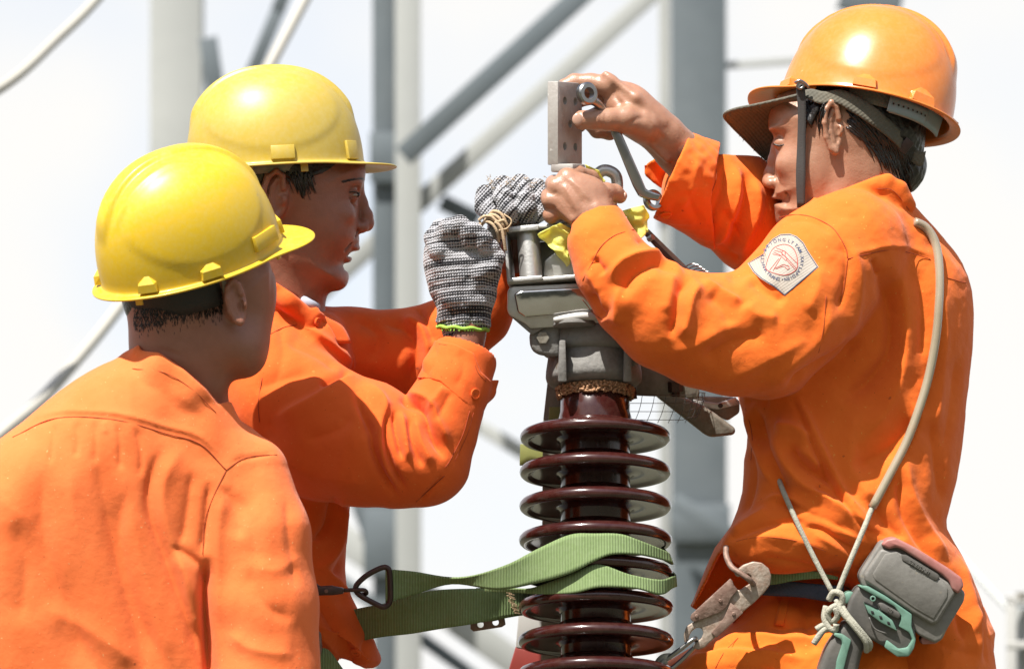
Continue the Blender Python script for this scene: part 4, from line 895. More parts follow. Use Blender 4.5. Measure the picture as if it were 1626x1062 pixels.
# ------------------------------------------------------------------ worker seen from the back (front left)
def worker_back():
    root = empty('person', G(200, 1500, -350), 'worker seen from behind in orange jacket and bright yellow hard hat, nearest on the left', 'person', 'workers in orange')
    Z = -350.0
    F = Field((-1000, -860, Z-170), (-330, 260, Z+180), 3.0)
    F.ell((304, 410, Z), (108, 98, 90), 0, 4)
    F.poly([(330, 440), (405, 425), (430, 428), (438, 450), (438, 480), (431, 520), (424, 560), (417, 582), (400, 597), (370, 603), (350, 612), (330, 590), (290, 500)], Z+30, 74, 62, 40)
    F.chain([(298, 640, Z+14, 62), (283, 555, Z+4, 70), (280, 470, Z, 80)], 20)
    F.chain([(345, 520, Z-40, 20), (330, 600, Z-20, 26)], 24)      # neck cord
    F.ell((372, 545, Z-10), (40, 34, 50), -30, 34); F.cap(G(230, 520, Z-90), G(300, 545, Z-78), 2, 1.5, 6, 's'); F.cap(G(222, 545, Z-70), G(310, 572, Z-74), 2, 1.5, 6, 's')
    ear(F, (376, 480, Z-74), 16, 36, 8)
    F.ell((372, 482, Z-62), (16, 28, 18), 0, 8)
    F.chain([(290, 650, Z+20, 60), (230, 760, Z+20, 84), (200, 1150, Z+20, 90)], 20)
    F.chain([(120, 740, Z, 50), (380, 800, Z, 40), (415, 900, Z-10, 34), (420, 1200, Z-10, 30)], 20)
    F.chain([(120, 740, Z, 50), (10, 860, Z, 38), (-30, 1150, Z, 34)], 20)
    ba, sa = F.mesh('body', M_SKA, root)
    r_ = np.random.default_rng(6); mb = MB()
    for i in range(2200):
        x = r_.uniform(212, 352); y = r_.uniform(462, 506)+r_.exponential(5) - (x-215)*.10 + (8 if x < 260 else 0); L = r_.uniform(4, 8)
        z0 = sa.z(x, y, 4); z1 = sa.z(x+1, y+L, 4)
        mb.tube([G(x, y, z0+.5), G(x+r_.uniform(-1, 2), y+L, z1-.7)], .38, 4, 1)
    mb.build('cropped_hair', M_HAIR, root)
    H = Field((-1000, 0, Z-130), (-330, 260, Z+130), 3.0)
    H.ell((302, 412, Z), (110, 100, 92), 0, 4)
    H.chain([(262, 470, Z, 66), (285, 470, Z, 74)], 20)
    H.poly([(120, 700), (120, 503), (215, 512), (262, 506), (318, 488), (342, 468), (348, 450), (350, 400), (352, 200), (520, 200), (520, 700)], Z, 300, 2, 3, 's', 1)
    H.mesh('hair', M_HAIR, root)
    # jacket
    J = Field((-1000, -760, Z-190), (-290, 40, Z+200), 3.0)
    out = [(-70, 800), (-15, 715), (40, 668), (95, 622), (142, 590), (180, 572), (205, 562), (240, 566), (290, 590), (340, 640), (372, 662), (402, 682), (428, 705), (446, 728), (462, 760), (474, 800), (483, 845), (470, 980), (440, 1250), (-80, 1250)]
    J.poly(out, lambda x, y: Z+20+(x-200)*.10+(y-700)*.01, 138, 130, 10, 'u', 3)
    J.chain([(395, 755, Z-12, 62), (412, 850, Z-30, 76), (418, 960, Z-40, 82), (420, 1080, Z-40, 86), (420, 1250, Z-40, 88)], 14)
    J.chain([(40, 780, Z-10, 70), (-10, 900, Z-20, 80), (-30, 1250, Z-30, 84)], 26)
    J.chain([(170, 670, Z-20, 66), (250, 652, Z-26, 62), (310, 690, Z-26, 58), (352, 728, Z-22, 56)], 22)
    # collar
    J.chain([(212, 570, Z-10, 12), (226, 562, Z-44, 12), (262, 562, Z-66, 12), (296, 588, Z-70, 12), (326, 616, Z-58, 12), (352, 644, Z-30, 12)], 12)
    J.chain([(216, 588, Z-20, 24), (255, 588, Z-58, 24), (300, 622, Z-60, 24), (344, 664, Z-30, 24)], 22)
    J.poly([(222, 520), (232, 556), (262, 560), (300, 585), (334, 616), (352, 640), (470, 610), (470, 480), (222, 480)], Z+60, 170, 3, 3, 's', 1)
    FL = [([(274, 699), (243, 743), (236, 809), (262, 885), (305, 1006), (330, 1100)], -11, 16, 9), ([(296, 702), (262, 760), (262, 820), (290, 900), (325, 985)], 8, 12, 20),
          ([(66, 720), (71, 864), (110, 973), (160, 1090)], -12, 18, 34), ([(110, 700), (118, 820), (160, 940), (210, 1080)], 7, 30, 18),
          ([(150, 690), (170, 820), (208, 973), (250, 1100)], -6, 22, 12), ([(190, 700), (205, 800), (240, 950), (285, 1090)], 6, 22, 16),
          ([(333, 760), (326, 830), (318, 885)], -7, 8, 6), ([(306, 742), (300, 790), (290, 850), (276, 872)], -6, 9, 9),
          ([(330, 880), (325, 946), (330, 1028), (334, 1120)], -30, 9, 7), ([(345, 770), (372, 800), (380, 860)], -5, 10, 12), ([(60, 960), (140, 1000), (230, 1062)], 6, 18, 26), ([(20, 820), (40, 900), (30, 1000)], -6, 20, 26), ([(205, 760), (190, 850), (215, 960), (262, 1062)], -7, 10, 22), ([(268, 866), (292, 878), (318, 900), (324, 930)], -7, 8, 6),
          ([(270, 880), (290, 905), (300, 950), (315, 1010)], 7, 12, 10), ([(360, 760), (348, 830), (346, 900), (352, 1000)], 5, 16, 12),
          ([(455, 780), (462, 860), (470, 940)], -5, 12, 10), ([(390, 900), (420, 960), (470, 985)], -5, 14, 14), ([(360, 1000), (400, 1030), (470, 1040)], 5, 14, 12),
          ([(380, 780), (400, 840), (405, 900)], -4, 14, 14), ([(480, 880), (440, 905), (400, 900)], 4, 12, 16),
          ([(86, 668), (84, 700), (78, 740)], -3, 5, 4), ([(120, 665), (122, 700), (118, 730)], -3, 6, 4), ([(150, 666), (152, 700), (150, 740)], -3, 5, 5), ([(185, 669), (190, 700), (190, 750)], -3.5, 6, 4), ([(215, 675), (224, 720), (222, 760)], -4, 6, 5), ([(165, 667), (168, 690)], 2, 4, 4),
          ([(150, 610), (220, 600), (300, 640), (370, 690)], 3, 20, 20), ([(40, 672), (88, 656), (181, 657), (263, 678), (318, 695), (359, 736)], 3.4, 9, 3.2),
          ([(366, 740), (384, 729), (438, 719)], -2.5, 4, 3)]
    n1, n2 = vnoise(21, 70), vnoise(22, 28)
    o, sf = J.mesh('jacket', M_OA, root, folds(FL, lambda v: 1.0*n1(v*[1, .3, 1])+.25*n2(v*[1, .4, 1]), 1.0, 1.0))
    seam_shade(sf, [(20, 694), (88, 664), (181, 666), (263, 688), (318, 705), (359, 746)], o)
    seam_shade(sf, [(359, 746), (384, 729), (410, 723), (440, 722)], o, .6)
    seam_shade(sf, [(359, 746), (338, 790), (325, 830), (322, 880)], o, .6)
    seam_shade(sf, [(272, 570), (305, 596), (340, 632)], o, .5)
    seam_shade(sf, [(210, 585), (262, 592), (305, 618), (343, 655)], o, .5)
    hs, M, c = helmet(root, (304, 412, Z), (.845, .315, .43), (-.255, .91, -.32), M_YA, a=147, b=115, h=172, lugs=((100, 12, 'wedge', 34, 30), (55, 20, 'box', 58, 24), (140, 12, 'wedge', 30, 30), (-150, 12, 'wedge', 30, 30), (12, 14, 'box', 40, 22)), tabs=((44, 0), (150, 0)), label='bright yellow hard hat with raised crest')
    mb = MB(); band(mb, M, c, 117, 92, 6, -56, 92, 250, wob=1.2); mb.build('headband', M_SWEAT, hs, True)
    mb = MB(); band(mb, M, c, 119, 93, 6, -40, 62, 90); mb.build('band_pad', M_TAPE, hs, True)
    mb = MB(); band(mb, M, c, 112, 86, 10, -8, -115, 61); mb.build('front_band', M_GREY, hs, True)
worker_back()
# ------------------------------------------------------------------ worker with the knitted gloves (middle)
def fist_body(F, P, k=5):
    for ch in P: F.chain(ch, k)
def worker_gloves():
    root = empty('person', G(450, 1500, 60), 'worker in knit gloves and faded yellow hard hat, face in profile looking right', 'person', 'workers in orange')
    Z = 50.0
    F = Field((-520, -560, -190), (60, 410, 260), 2.0)
    F.ell((458, 278, Z), (112, 92, 88), 0, 4)
    face = [(400, 240), (540, 248), (572, 256), (580, 266), (579, 283), (571, 300), (567, 318), (568, 345), (566, 378), (562, 388), (556, 400), (547, 412), (545, 420), (549, 428), (551, 440), (548, 452), (538, 459), (520, 461), (505, 465), (480, 462), (440, 440), (400, 400)]
    F.poly(face, Z, 74, 66, 22, smooth=2)
    F.ell((505, 345, Z), (55, 75, 80), 10, 25)                      # cheeks
    F.ell((470, 400, Z), (50, 48, 72), -25, 22)                     # jaw
    F.ell((532, 440, Z), (18, 18, 26), 0, 14)                       # chin
    for s_ in (-1, 1):
        F.ell((545, 288, Z+s_*32), (30, 9, 24), -4, 10)             # brow
        F.ell((564, 309, Z+s_*36), (13, 11, 17), 0, 8, 's')         # socket
        F.ell((554, 309, Z+s_*33), (15.5, 14, 15.5), 0, 4)              # lids over the eyeball
        F.ell((540, 338, Z+s_*46), (24, 15, 18), -15, 12)           # cheekbone
    F.chain([(568, 300, Z, 10), (574, 322, Z, 9), (581, 342, Z, 10), (583, 353, Z, 11)], 7)
    F.ell((581, 357, Z), (11.5, 11, 13), 0, 5)
    for s_ in (-1, 1): F.ell((573, 361, Z+s_*13), (12, 10, 9), 0, 5); F.ell((577, 371, Z+s_*8), (5, 4, 4.5), 0, 2, 's')
    F.ell((563, 382, Z), (7, 12, 20), 8, 6)
    F.ell((561, 393, Z), (11, 6.5, 25), -8, 4); F.ell((549, 412, Z), (10, 6.5, 22), 10, 4)
    F.ell((560, 403.5, Z), (20, 3.2, 24), 8, 3, 's'); F.ell((548, 425, Z), (9, 5, 22), 0, 6, 's')
    F.cap(G(566, 366, Z-20), G(548, 396, Z-40), 2.2, 2, 6, 's')     # nasolabial line
    F.chain([(450, 540, Z+10, 74), (440, 470, Z+5, 68), (430, 400, Z, 70)], 26)
    F.chain([(405, 400, Z-55, 18), (460, 500, Z-40, 16)], 20); F.cap(G(420, 452, Z-80), G(470, 474, Z-60), 2, 2, 6, 's'); F.cap(G(556, 322, Z-44), G(570, 334, Z-26), 1.6, 1.2, 5, 's')
    ear(F, (438, 312, Z-88), 21, 42, -6)
    F.ell((440, 312, Z-76), (20, 34, 18), 0, 8)
    # hidden torso and arms
    F.chain([(440, 560, Z, 84), (440, 800, Z, 90), (450, 1000, Z, 88)], 20)
    F.chain([(430, 600, -10, 52), (560, 700, -80, 42), (660, 740, -95, 38), (705, 650, -90, 32), (735, 560, -62, 29), (741, 530, -56, 28), (738, 440, -45, 38)], 12)
    F.chain([(500, 560, 120, 50), (620, 590, 130, 42), (720, 560, 110, 34), (800, 450, 95, 28), (815, 400, 60, 26), (818, 345, 35, 30)], 12)
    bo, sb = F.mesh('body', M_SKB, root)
    # the bare wrist between glove and cuff reads lighter: it is in the sun
    H = Field((-520, 180, -120), (-200, 420, 200), 2.5)
    H.ell((457, 276, Z), (114, 95, 91), 0, 4)
    H.chain([(500, 285, Z-72, 14), (486, 310, Z-78, 7), (484, 322, Z-79, 3)], 8)
    H.poly([(150, 470), (150, 420), (352, 395), (392, 352), (418, 300), (425, 276), (452, 272), (470, 292), (484, 330), (490, 300), (500, 282), (540, 272), (620, 262), (620, 500)], Z, 300, 2, 3, 's', 1)
    H.mesh('hair', M_HAIR, root)
    r_ = np.random.default_rng(5); mb = MB()
    for i in range(46):
        x0 = 455+r_.uniform(0, 42); y0 = 276+r_.uniform(-4, 6); L = r_.uniform(14, 40)*(1-.4*abs(x0-478)/30)
        z = sb.z(x0+L*.1, y0+L*.5, 4)-2
        mb.tube([G(x0, y0, z-1), G(x0+L*.12, y0+L*.5, z-2), G(x0+L*.30, y0+L, sb.z(x0+L*.3, y0+L, 4)-.6)], [1.1, .9, .4], 5, 3)
    mb.build('sideburn_hair', M_HAIR, root, True)
    mb = MB()
    for i in range(90):
        x0 = r_.uniform(544, 577); y0 = 287.5-(x0-544)*.12-((x0-560)/17)**2*-1.5+r_.uniform(-1.6, 1.6)
        mb.tube([G(x0-2.4, y0+.9, sb.z(x0-2.4, y0+.9, 4)+.2), G(x0+2.4, y0-.9, sb.z(x0+2.4, y0-.9, 4)-.3)], .45, 4, 1)
    mb.build('eyebrow', M_HAIR, root, True)
    # the eye between the lids
    mb = MB(); bm = bmesh.new(); bmesh.ops.create_uvsphere(bm, u_segments=28, v_segments=16, radius=1); bm.verts.index_update(); sv = [np.array(v.co) for v in bm.verts]; sf_ = [[v.index for v in f.verts] for f in bm.faces]; bm.free()
    mb.add([x*[8, 3.4, 9]+G(563.5, 309.8, Z-38.5) for x in sv], sf_); e = mb.build('eye', M_EYE, bo, True)
    mb = MB(); mb.add([x*[4, 3.3, 4.2]+G(568.0, 309.6, Z-41.5) for x in sv], sf_); mb.build('iris', M_IRIS, e, True)
    mb = MB(); mb.tube([G(545, 308, Z-50.5), G(554, 304.5, Z-49), G(563, 303.5, Z-48), G(571, 306, Z-44)], 1.5, 6, 4); mb.tube([G(548, 312, Z-50), G(560, 315.5, Z-49), G(569, 313.5, Z-45)], 1.0, 6, 4); mb.build('eyelid_edge', M_SKB, bo, True)
    mb = MB(); mb.tube([G(544, 308, Z-51.2), G(554, 305.6, Z-50.2), G(563, 304.6, Z-49.4), G(571, 307, Z-45.4)], .8, 6, 4); mb.build('eyelash', M_HAIR, bo, True)
    # ------------ jacket
    J = Field((-520, -640, -230), (30, 110, 260), 2.6)
    J.poly([(395, 520), (420, 460), (440, 448), (470, 470), (500, 488), (530, 498), (548, 520), (556, 560), (556, 700), (556, 790), (550, 870), (549, 930), (562, 962), (585, 1005), (604, 1040), (602, 1054), (580, 1060), (540, 1040), (500, 1120), (330, 1250), (300, 900), (330, 640), (365, 580)], lambda x, y: Z+20-(x-450)*.05, 122, 112, 10, smooth=2)
    J.chain([(420, 600, -10, 92), (450, 640, -28, 102), (520, 690, -60, 103), (580, 705, -84, 98), (635, 724, -98, 80), (672, 730, -100, 72)], 14)
    J.chain([(674, 728, -100, 74), (692, 684, -98, 65), (706, 648, -90, 60), (722, 610, -80, 55), (735, 574, -68, 53)], 8)
    J.chain([(500, 550, 110, 66), (560, 560, 140, 70), (640, 565, 140, 72), (700, 545, 128, 66), (760, 500, 108, 50), (800, 440, 92, 38), (806, 400, 84, 36)], 18)
    # collar
    J.chain([(412, 470, Z-30, 10), (440, 450, Z-72, 9), (470, 468, Z-76, 9), (496, 494, Z-62, 9), (512, 512, Z-40, 9)], 6)
    J.chain([(430, 462, Z-60, 16), (460, 478, Z-78, 16), (490, 506, Z-66, 16)], 10)
    J.poly([(400, 380), (438, 447), (470, 468), (496, 490), (560, 470), (560, 380)], Z, 175, 2, 3, 's', 1)
    # cuff opening
    a, b = G(752, 528, -52), G(722, 608, -78)
    J.cap(a, b, 52, 40, 2, 's')
    def cuffplane(Fd, p, nrm, k=2, box=80):
        p = np.array(p, float); B = Fd.blk(p-box, p+box, 0); sl, X, U, Zz = B; nrm = unit(nrm)
        Fd.put(sl, (-((X-p[0])*nrm[0]+(U-p[1])*nrm[1]+(Zz-p[2])*nrm[2])).astype(np.float32), k, 's')
    J2 = Field((-180, -180, -170), (-10, 40, 20), 1.6)   # cuff as its own layer
    J2.chain([(705, 650, -92, 61), (722, 612, -82, 57), (738, 572, -68, 54), (744, 552, -62, 54)], 6)
    J2.chain([(765, 560, -60, 40), (770, 620, -66, 18)], 10)
    for q in ([(690, 540), (696, 541), (722, 546), (752, 560), (764, 590), (779, 604), (860, 600), (860, 470), (600, 470), (640, 545)],
              [(600, 520), (655, 600), (680, 600), (700, 605), (728, 630), (764, 660), (790, 700), (600, 760)]):
        J2.poly(q, -80, 150, 1, 1.5, 's', 1)
    J2.chain([(700, 650, -90, 50), (720, 612, -82, 47), (738, 572, -66, 46), (750, 520, -58, 50)], 2, 's')
    FL = [([(505, 614), (530, 602), (560, 587)], -10, 8, 6), ([(430, 668), (500, 632), (545, 606), (580, 597)], 8, 9, 24), ([(475, 516), (525, 548), (566, 590)], 8, 12, 8), ([(450, 540), (500, 560), (540, 590)], -5, 14, 10),
          ([(560, 605), (570, 640), (588, 680), (593, 715), (612, 762), (640, 802)], -10, 10, 7), ([(575, 600), (600, 625), (612, 650), (604, 690), (612, 735), (640, 785)], 9, 9, 10),
          ([(622, 640), (612, 672), (618, 730), (648, 785)], -11, 7, 9), ([(626, 648), (630, 690), (640, 732)], -9, 5, 6), ([(636, 650), (644, 695), (650, 735)], 7, 6, 8),
          ([(630, 632), (668, 652), (682, 686), (708, 732)], -11, 8, 7), ([(640, 622), (680, 634), (698, 672), (716, 710)], 8, 8, 9), ([(718, 618), (704, 645), (690, 672)], -4, 7, 6), ([(706, 612), (690, 636), (682, 655)], 4, 6, 6),
          ([(660, 660), (668, 700), (690, 740)], 6, 7, 9), ([(650, 660), (655, 700), (672, 745)], -6, 6, 6), ([(665, 800), (690, 770), (706, 752)], -3, 4, 4),
          ([(420, 700), (470, 740), (540, 760), (600, 770)], 5, 24, 24), ([(400, 620), (450, 600), (500, 590)], -5, 18, 16), ([(440, 500), (450, 560), (430, 620)], -3, 10, 12),
          ([(575, 610), (590, 650), (575, 700)], -4, 12, 16), ([(480, 700), (540, 680), (560, 650)], -4, 18, 14),
          ([(530, 785), (522, 833), (496, 862)], -8, 9, 8), ([(546, 788), (540, 849), (526, 884), (500, 905)], 9, 9, 10), ([(556, 860), (540, 900), (520, 915)], -8, 7, 8),
          ([(496, 891), (533, 923), (581, 998), (600, 1045)], 9, 12, 10), ([(490, 930), (530, 990), (560, 1050)], -8, 14, 14), ([(500, 1000), (540, 1040), (590, 1055)], 6, 10, 8), ([(585, 1000), (578, 1030), (590, 1052)], -5, 6, 6),
          ([(600, 510), (640, 520), (660, 560), (650, 620)], -9, 14, 12), ([(630, 500), (670, 520), (680, 560), (670, 600)], 8, 10, 12), ([(560, 500), (600, 530), (590, 580)], -6, 12, 14), ([(655, 480), (670, 500), (690, 550)], -8, 8, 8),
          ([(508, 500), (530, 520), (545, 560)], -6, 6, 8), ([(500, 490), (520, 512), (538, 548)], 4, 4, 6)]
    n1, n2 = vnoise(31, 60), vnoise(32, 26)
    o, sf = J.mesh('jacket', M_OB, root, folds(FL, lambda v: 1.0*n1(v*[.5, 1, 1])+.2*n2(v), 1.35))
    cu, cs = J2.mesh('cuff', M_OB, o, folds([([(730, 552), (735, 590), (720, 618)], -1.5, 8, 8)], lambda v: .6*n2(v)))
    seam_shade(cs, [(664, 603), (699, 607), (726, 631), (762, 657)], cu, .6, bias=.1)
    seam_shade(cs, [(697, 546), (722, 551), (748, 564), (758, 590), (772, 606)], cu, .45)
    seam_shade(sf, [(746, 652), (735, 690), (715, 730), (707, 742)], o, .6); seam_shade(sf, [(752, 655), (742, 690), (722, 732)], o, .4)
    seam_shade(sf, [(661, 796), (684, 775), (706, 755)], o, .6); seam_shade(sf, [(430, 530), (450, 520), (472, 515)], o, .6)
    seam_shade(sf, [(416, 600), (410, 640), (412, 670)], o, .5)
    button(cs, 754, 625, cu, M_OB, 8.5); button(sf, 503, 511, o, M_OB, 7); button(sf, 566, 1035, o, M_OB, 9)
    mb = MB(); mb.ribbon([G(486, 488, Z-66), G(500, 500, Z-60), G(520, 520, Z-52), G(535, 545, Z-50)], [G(512, 500, Z-30), G(524, 506, Z-34), G(545, 520, Z-34), G(558, 545, Z-36)], 3, 4, 4); mb.build('placket', M_OB, o, True)
    mb = MB(); mb.tube([G(470, 470, Z-40), G(490, 482, Z-58), G(502, 488, Z-40)], 8, 10, 4); mb.build('undershirt', M_SHIRT, root, True)
    # ------------ gloves
    g = Field((-150, -30, -120), (5, 200, 20), 1.5)
    g.poly([(692, 362), (712, 350), (735, 350), (758, 364), (782, 388), (794, 405), (797, 428), (790, 455), (788, 474), (779, 500), (773, 524), (696, 516), (697, 494), (684, 470), (676, 440), (672, 415), (675, 388), (683, 372)], -50, 40, 36, 8)
    g.chain([(735, 520, -52, 34), (736, 490, -50, 38), (735, 440, -48, 46)], 10)
    for p in ([(700, 380, -72, 17), (712, 362, -84, 15), (730, 356, -88, 14), (742, 368, -90, 14), (744, 384, -86, 13)], [(735, 372, -76, 16), (752, 368, -88, 15), (768, 380, -90, 14), (770, 396, -86, 13)], [(760, 388, -74, 15), (778, 394, -82, 14), (788, 408, -80, 13), (784, 424, -76, 12)], [(696, 400, -78, 16), (690, 378, -64, 16), (700, 362, -50, 15)]):
        g.chain(p, 3.5)
    g.chain([(760, 440, -84, 16), (778, 424, -86, 14), (790, 408, -66, 12)], 6)
    n3, n4 = vnoise(41, 30), vnoise(42, 9)
    GF = folds([([(700, 392), (730, 396), (760, 402), (785, 420)], -3, 6, 8), ([(700, 505), (735, 498), (775, 500)], -3, 8, 6), ([(715, 488), (718, 505), (716, 520)], -2, 4, 4), ([(745, 492), (748, 510), (744, 522)], -2, 4, 4), ([(690, 480), (730, 478), (785, 478)], 2, 8, 6), ([(790, 440), (760, 446), (735, 440)], -2.5, 8, 8)], lambda v: 1.1*n3(v)+.35*n4(v))
    go, gs = g.mesh('glove', M_KN1, root, GF); go['label'] = 'grey striped knit glove with lime hem, near hand'
    mb = MB(); P = []
    for i in range(40):
        a = 2*math.pi*i/40; P.append(G(735+40*math.cos(a), 521+2.5*math.cos(a)+3*math.sin(a)*0+1.2*math.sin(9*a), -52-36*math.sin(a)))
    mb.tube(P, 3.2, 8, 2, closed=True); r2 = np.random.default_rng(7)
    for i in range(14):
        x = 702+i*5; mb.tube([G(x, 521, -52-math.sqrt(max(0, 1-((x-735)/40)**2))*36), G(x+r2.uniform(-3, 3), 526, -54-math.sqrt(max(0, 1-((x-735)/40)**2))*36)], 1.3, 5, 1)
    mb.build('glove_hem', M_LIME, go, True)
    g = Field((-60, 70, -70), (65, 265, 130), 1.5)
    g.ell((815, 318, 25), (54, 36, 40), -4, 6)
    g.ell((800, 312, 10), (38, 26, 32), 10, 8)
    for p in ([(772, 310, 0, 17), (768, 328, -22, 15), (782, 344, -34, 14), (796, 348, -30, 12)], [(798, 296, -8, 18), (800, 312, -34, 16), (806, 332, -44, 14.5), (812, 344, -36, 12)], [(826, 294, -8, 18), (832, 312, -32, 16.5), (836, 330, -38, 15), (834, 344, -28, 12)], [(852, 300, 0, 17), (858, 318, -20, 15), (856, 338, -26, 14), (846, 348, -20, 12)]):
        g.chain(p, 3)
    g.chain([(770, 318, 20, 16), (800, 346, 10, 14), (838, 352, 4, 12)], 5)
    g.chain([(808, 345, 45, 34), (806, 380, 66, 32), (802, 410, 84, 33), (800, 440, 92, 36)], 14)
    GF = folds([([(780, 300), (800, 310), (830, 318)], -2.5, 6, 6), ([(790, 285), (815, 300), (842, 300), (862, 306)], -3, 5, 6)], lambda v: 1.1*n3(v)+.35*n4(v))
    go, gs = g.mesh('glove', M_KN2, root, GF); go['label'] = 'grey speckled knit glove gripping the rod, far hand'
    r2 = np.random.default_rng(11); mb = MB()
    for i in range(50):
        x, y = r2.uniform(770, 868), r2.uniform(280, 300); z = gs.z(x, y, 4)
        mb.tube([G(x, y, z), G(x+r2.uniform(-3, 3), y-r2.uniform(1, 3), z-3), G(x+r2.uniform(-5, 5), y-r2.uniform(0, 4), z-5)], .35, 4, 1)
    mb.build('yarn_fluff', M_TWN, go)
    hs, M, c = helmet(root, (438, 262, Z), (.99, .055, .10), (-.06, 1, .05), M_YB, h=154, b=115, sidew=15, lugs=((88, 10, 'box', 38, 22), (35, 12, 'box', 26, 30), (150, 10, 'box', 34, 22)), tabs=((75, 0), (112, 0)), label='faded yellow hard hat')
    mb = MB(); band(mb, M, c, 123, 92, 8, -26, -60, 52); mb.build('headband', M_SWEAT, hs, True)
    mb = MB(); band(mb, M, c, 118, 94, 8, -20, 54, 300); mb.build('harness', M_BATT, hs, True)
    # belt hook at his waist
    mb = MB(); mb.prism([(486, 1000), (498, 996), (510, 1004), (512, 1030), (504, 1060), (486, 1080)], -60, -50, 3); o = mb.build('belt_hook', M_RUST, None); tag(o, 'grey rusty hook plate at the waist of the gloved worker', 'hook')
    mb = MB(); mb.ribbon([G(470, 1060, -52), G(500, 1035, -50), G(520, 1030, -46), G(545, 1062, -40)], [G(480, 1120, -52), G(505, 1095, -50), G(525, 1085, -46), G(540, 1110, -40)], 3, 5, 5); o = mb.build('belt', M_WEB, None, True); tag(o, 'green webbing belt end below the gloved worker\'s jacket', 'belt')
    T = Field((-520, -900, -120), (-200, -520, 220), 5)
    T.poly([(330, 1090), (560, 1090), (570, 1350), (320, 1350)], Z+20, 100, 90, 10); T.mesh('trousers', M_OT, root)
worker_gloves()
# ------------------------------------------------------------------ worker holding the plate (right)
def worker_plate():
    root = empty('person', G(1360, 1500, 110), 'worker in orange hard hat over an olive cap, holding up the drilled plate bare-handed', 'person', 'workers in orange')
    Z = 95.0
    F = Field((30, -420, -190), (690, 450, 330), 2.0)
    F.ell((1350, 192, Z), (114, 98, 89), 0, 4)
    face = [(1400, 150), (1260, 148), (1230, 162), (1221, 185), (1221, 198), (1227, 212), (1231, 226), (1233, 250), (1232, 275), (1232, 296), (1229, 306), (1231, 312), (1240, 319), (1232, 325), (1231, 333), (1238, 345), (1262, 362), (1310, 372), (1380, 330), (1430, 260)]
    F.poly(face, Z, 74, 66, 22, smooth=2)
    F.ell((1292, 270, Z), (52, 70, 78), 0, 25); F.ell((1330, 320, Z), (46, 40, 68), 20, 22); F.ell((1250, 348, Z), (18, 18, 26), 0, 12)
    for s_ in (-1, 1):
        F.ell((1246, 200, Z+s_*32), (26, 9, 24), 10, 10); F.ell((1230, 226, Z+s_*36), (13, 11, 17), 0, 8, 's')
        F.ell((1242, 227, Z+s_*33), (15, 12, 15), 0, 3); F.ell((1258, 258, Z+s_*44), (24, 16, 17), 15, 22)
        F.ell((1226, 291, Z+s_*12), (11, 9, 9), 0, 5); F.ell((1223, 299, Z+s_*7), (4.5, 3.5, 4), 0, 2, 's')
    F.chain([(1234, 232, Z, 10), (1229, 255, Z, 9), (1224, 276, Z, 10), (1221, 286, Z, 10.5)], 7)
    F.ell((1223, 289, Z), (11, 10, 12.5), 0, 5)
    F.ell((1234, 313, Z), (10, 6, 24), 10, 4); F.ell((1238, 327, Z), (9, 6, 21), -8, 4); F.ell((1233, 319.5, Z), (22, 2.6, 26), -14, 3, 's')
    F.cap(G(1236, 280, Z-22), G(1253, 298, Z-44), 2.8, 3.4, 8, 's'); F.cap(G(1253, 298, Z-44), G(1248, 324, Z-44), 3.4, 2.4, 8, 's');
    F.chain([(1375, 350, Z+5, 70), (1366, 285, Z, 70), (1352, 230, Z, 72)], 24)
    F.chain([(1352, 235, Z-58, 14), (1330, 340, Z-60, 18)], 20); F.ell((1360, 268, Z-66), (30, 30, 10), 0, 14)
    ear(F, (1324, 203, Z-86), 16, 42, 2); F.ell((1324, 203, Z-74), (15, 33, 16), 0, 8); F.cap(G(1390, 262, Z-72), G(1410, 300, Z-66), 1.6, 1.2, 5, 's'); F.cap(G(1340, 262, Z-76), G(1352, 292, Z-76), 1.6, 1.2, 6, 's')
    # torso, arms
    F.chain([(1380, 410, Z+10, 62), (1390, 560, Z+10, 84), (1390, 860, Z+10, 90)], 20)
    F.chain([(1340, 410, 10, 50), (1215, 530, -56, 42), (1130, 525, -84, 38), (1040, 490, -114, 34), (985, 420, -95, 31), (955, 362, -72, 28)], 10)
    F.chain([(1370, 430, 190, 48), (1220, 390, 215, 40), (1150, 325, 160, 36), (1085, 250, 80, 33), (1056, 218, 58, 29)], 10)
    # ---- near (left) hand, a fist round the bolt
    F.chain([(955, 366, -74, 30), (938, 344, -68, 32), (920, 322, -62, 33), (905, 304, -58, 27)], 8, sz=.8)
    F.chain([(950, 352, -66, 28), (945, 330, -50, 28), (936, 306, -46, 22)], 8)
    F.ell((912, 312, -62), (40, 38, 24), 35, 10); F.ell((936, 312, -56), (30, 30, 22), 0, 10)
    for (x, y, z, r) in ((900, 282, -62, 15), (883, 296, -66, 14.5), (874, 318, -66, 14), (875, 342, -60, 13)): F.ell((x, y, z), (r, r, r), 0, 8)
    F.chain([(900, 282, -58, 14), (916, 276, -30, 13.5), (938, 282, -8, 12), (950, 296, 0, 11)], 4)
    F.chain([(883, 296, -62, 13.5), (880, 292, -24, 13.5), (905, 296, 6, 12), (926, 304, 10, 11)], 4)
    F.chain([(874, 318, -62, 13), (870, 314, -22, 13), (893, 318, 8, 11.5), (915, 322, 12, 10)], 4)
    F.chain([(875, 342, -56, 12), (876, 344, -20, 11.5), (896, 342, 2, 10.5), (912, 342, 6, 9)], 4)
    F.chain([(945, 318, -50, 20), (962, 306, -34, 15), (976, 306, -22, 12.5), (984, 312, -16, 11.5)], 7)
    F.chain([(928, 290, -64, 5), (948, 330, -84, 5), (960, 352, -88, 5)], 8)     # tendons
    F.chain([(888, 302, -74, 4), (918, 340, -86, 4)], 8); F.chain([(880, 322, -74, 4), (908, 350, -84, 4)], 8)
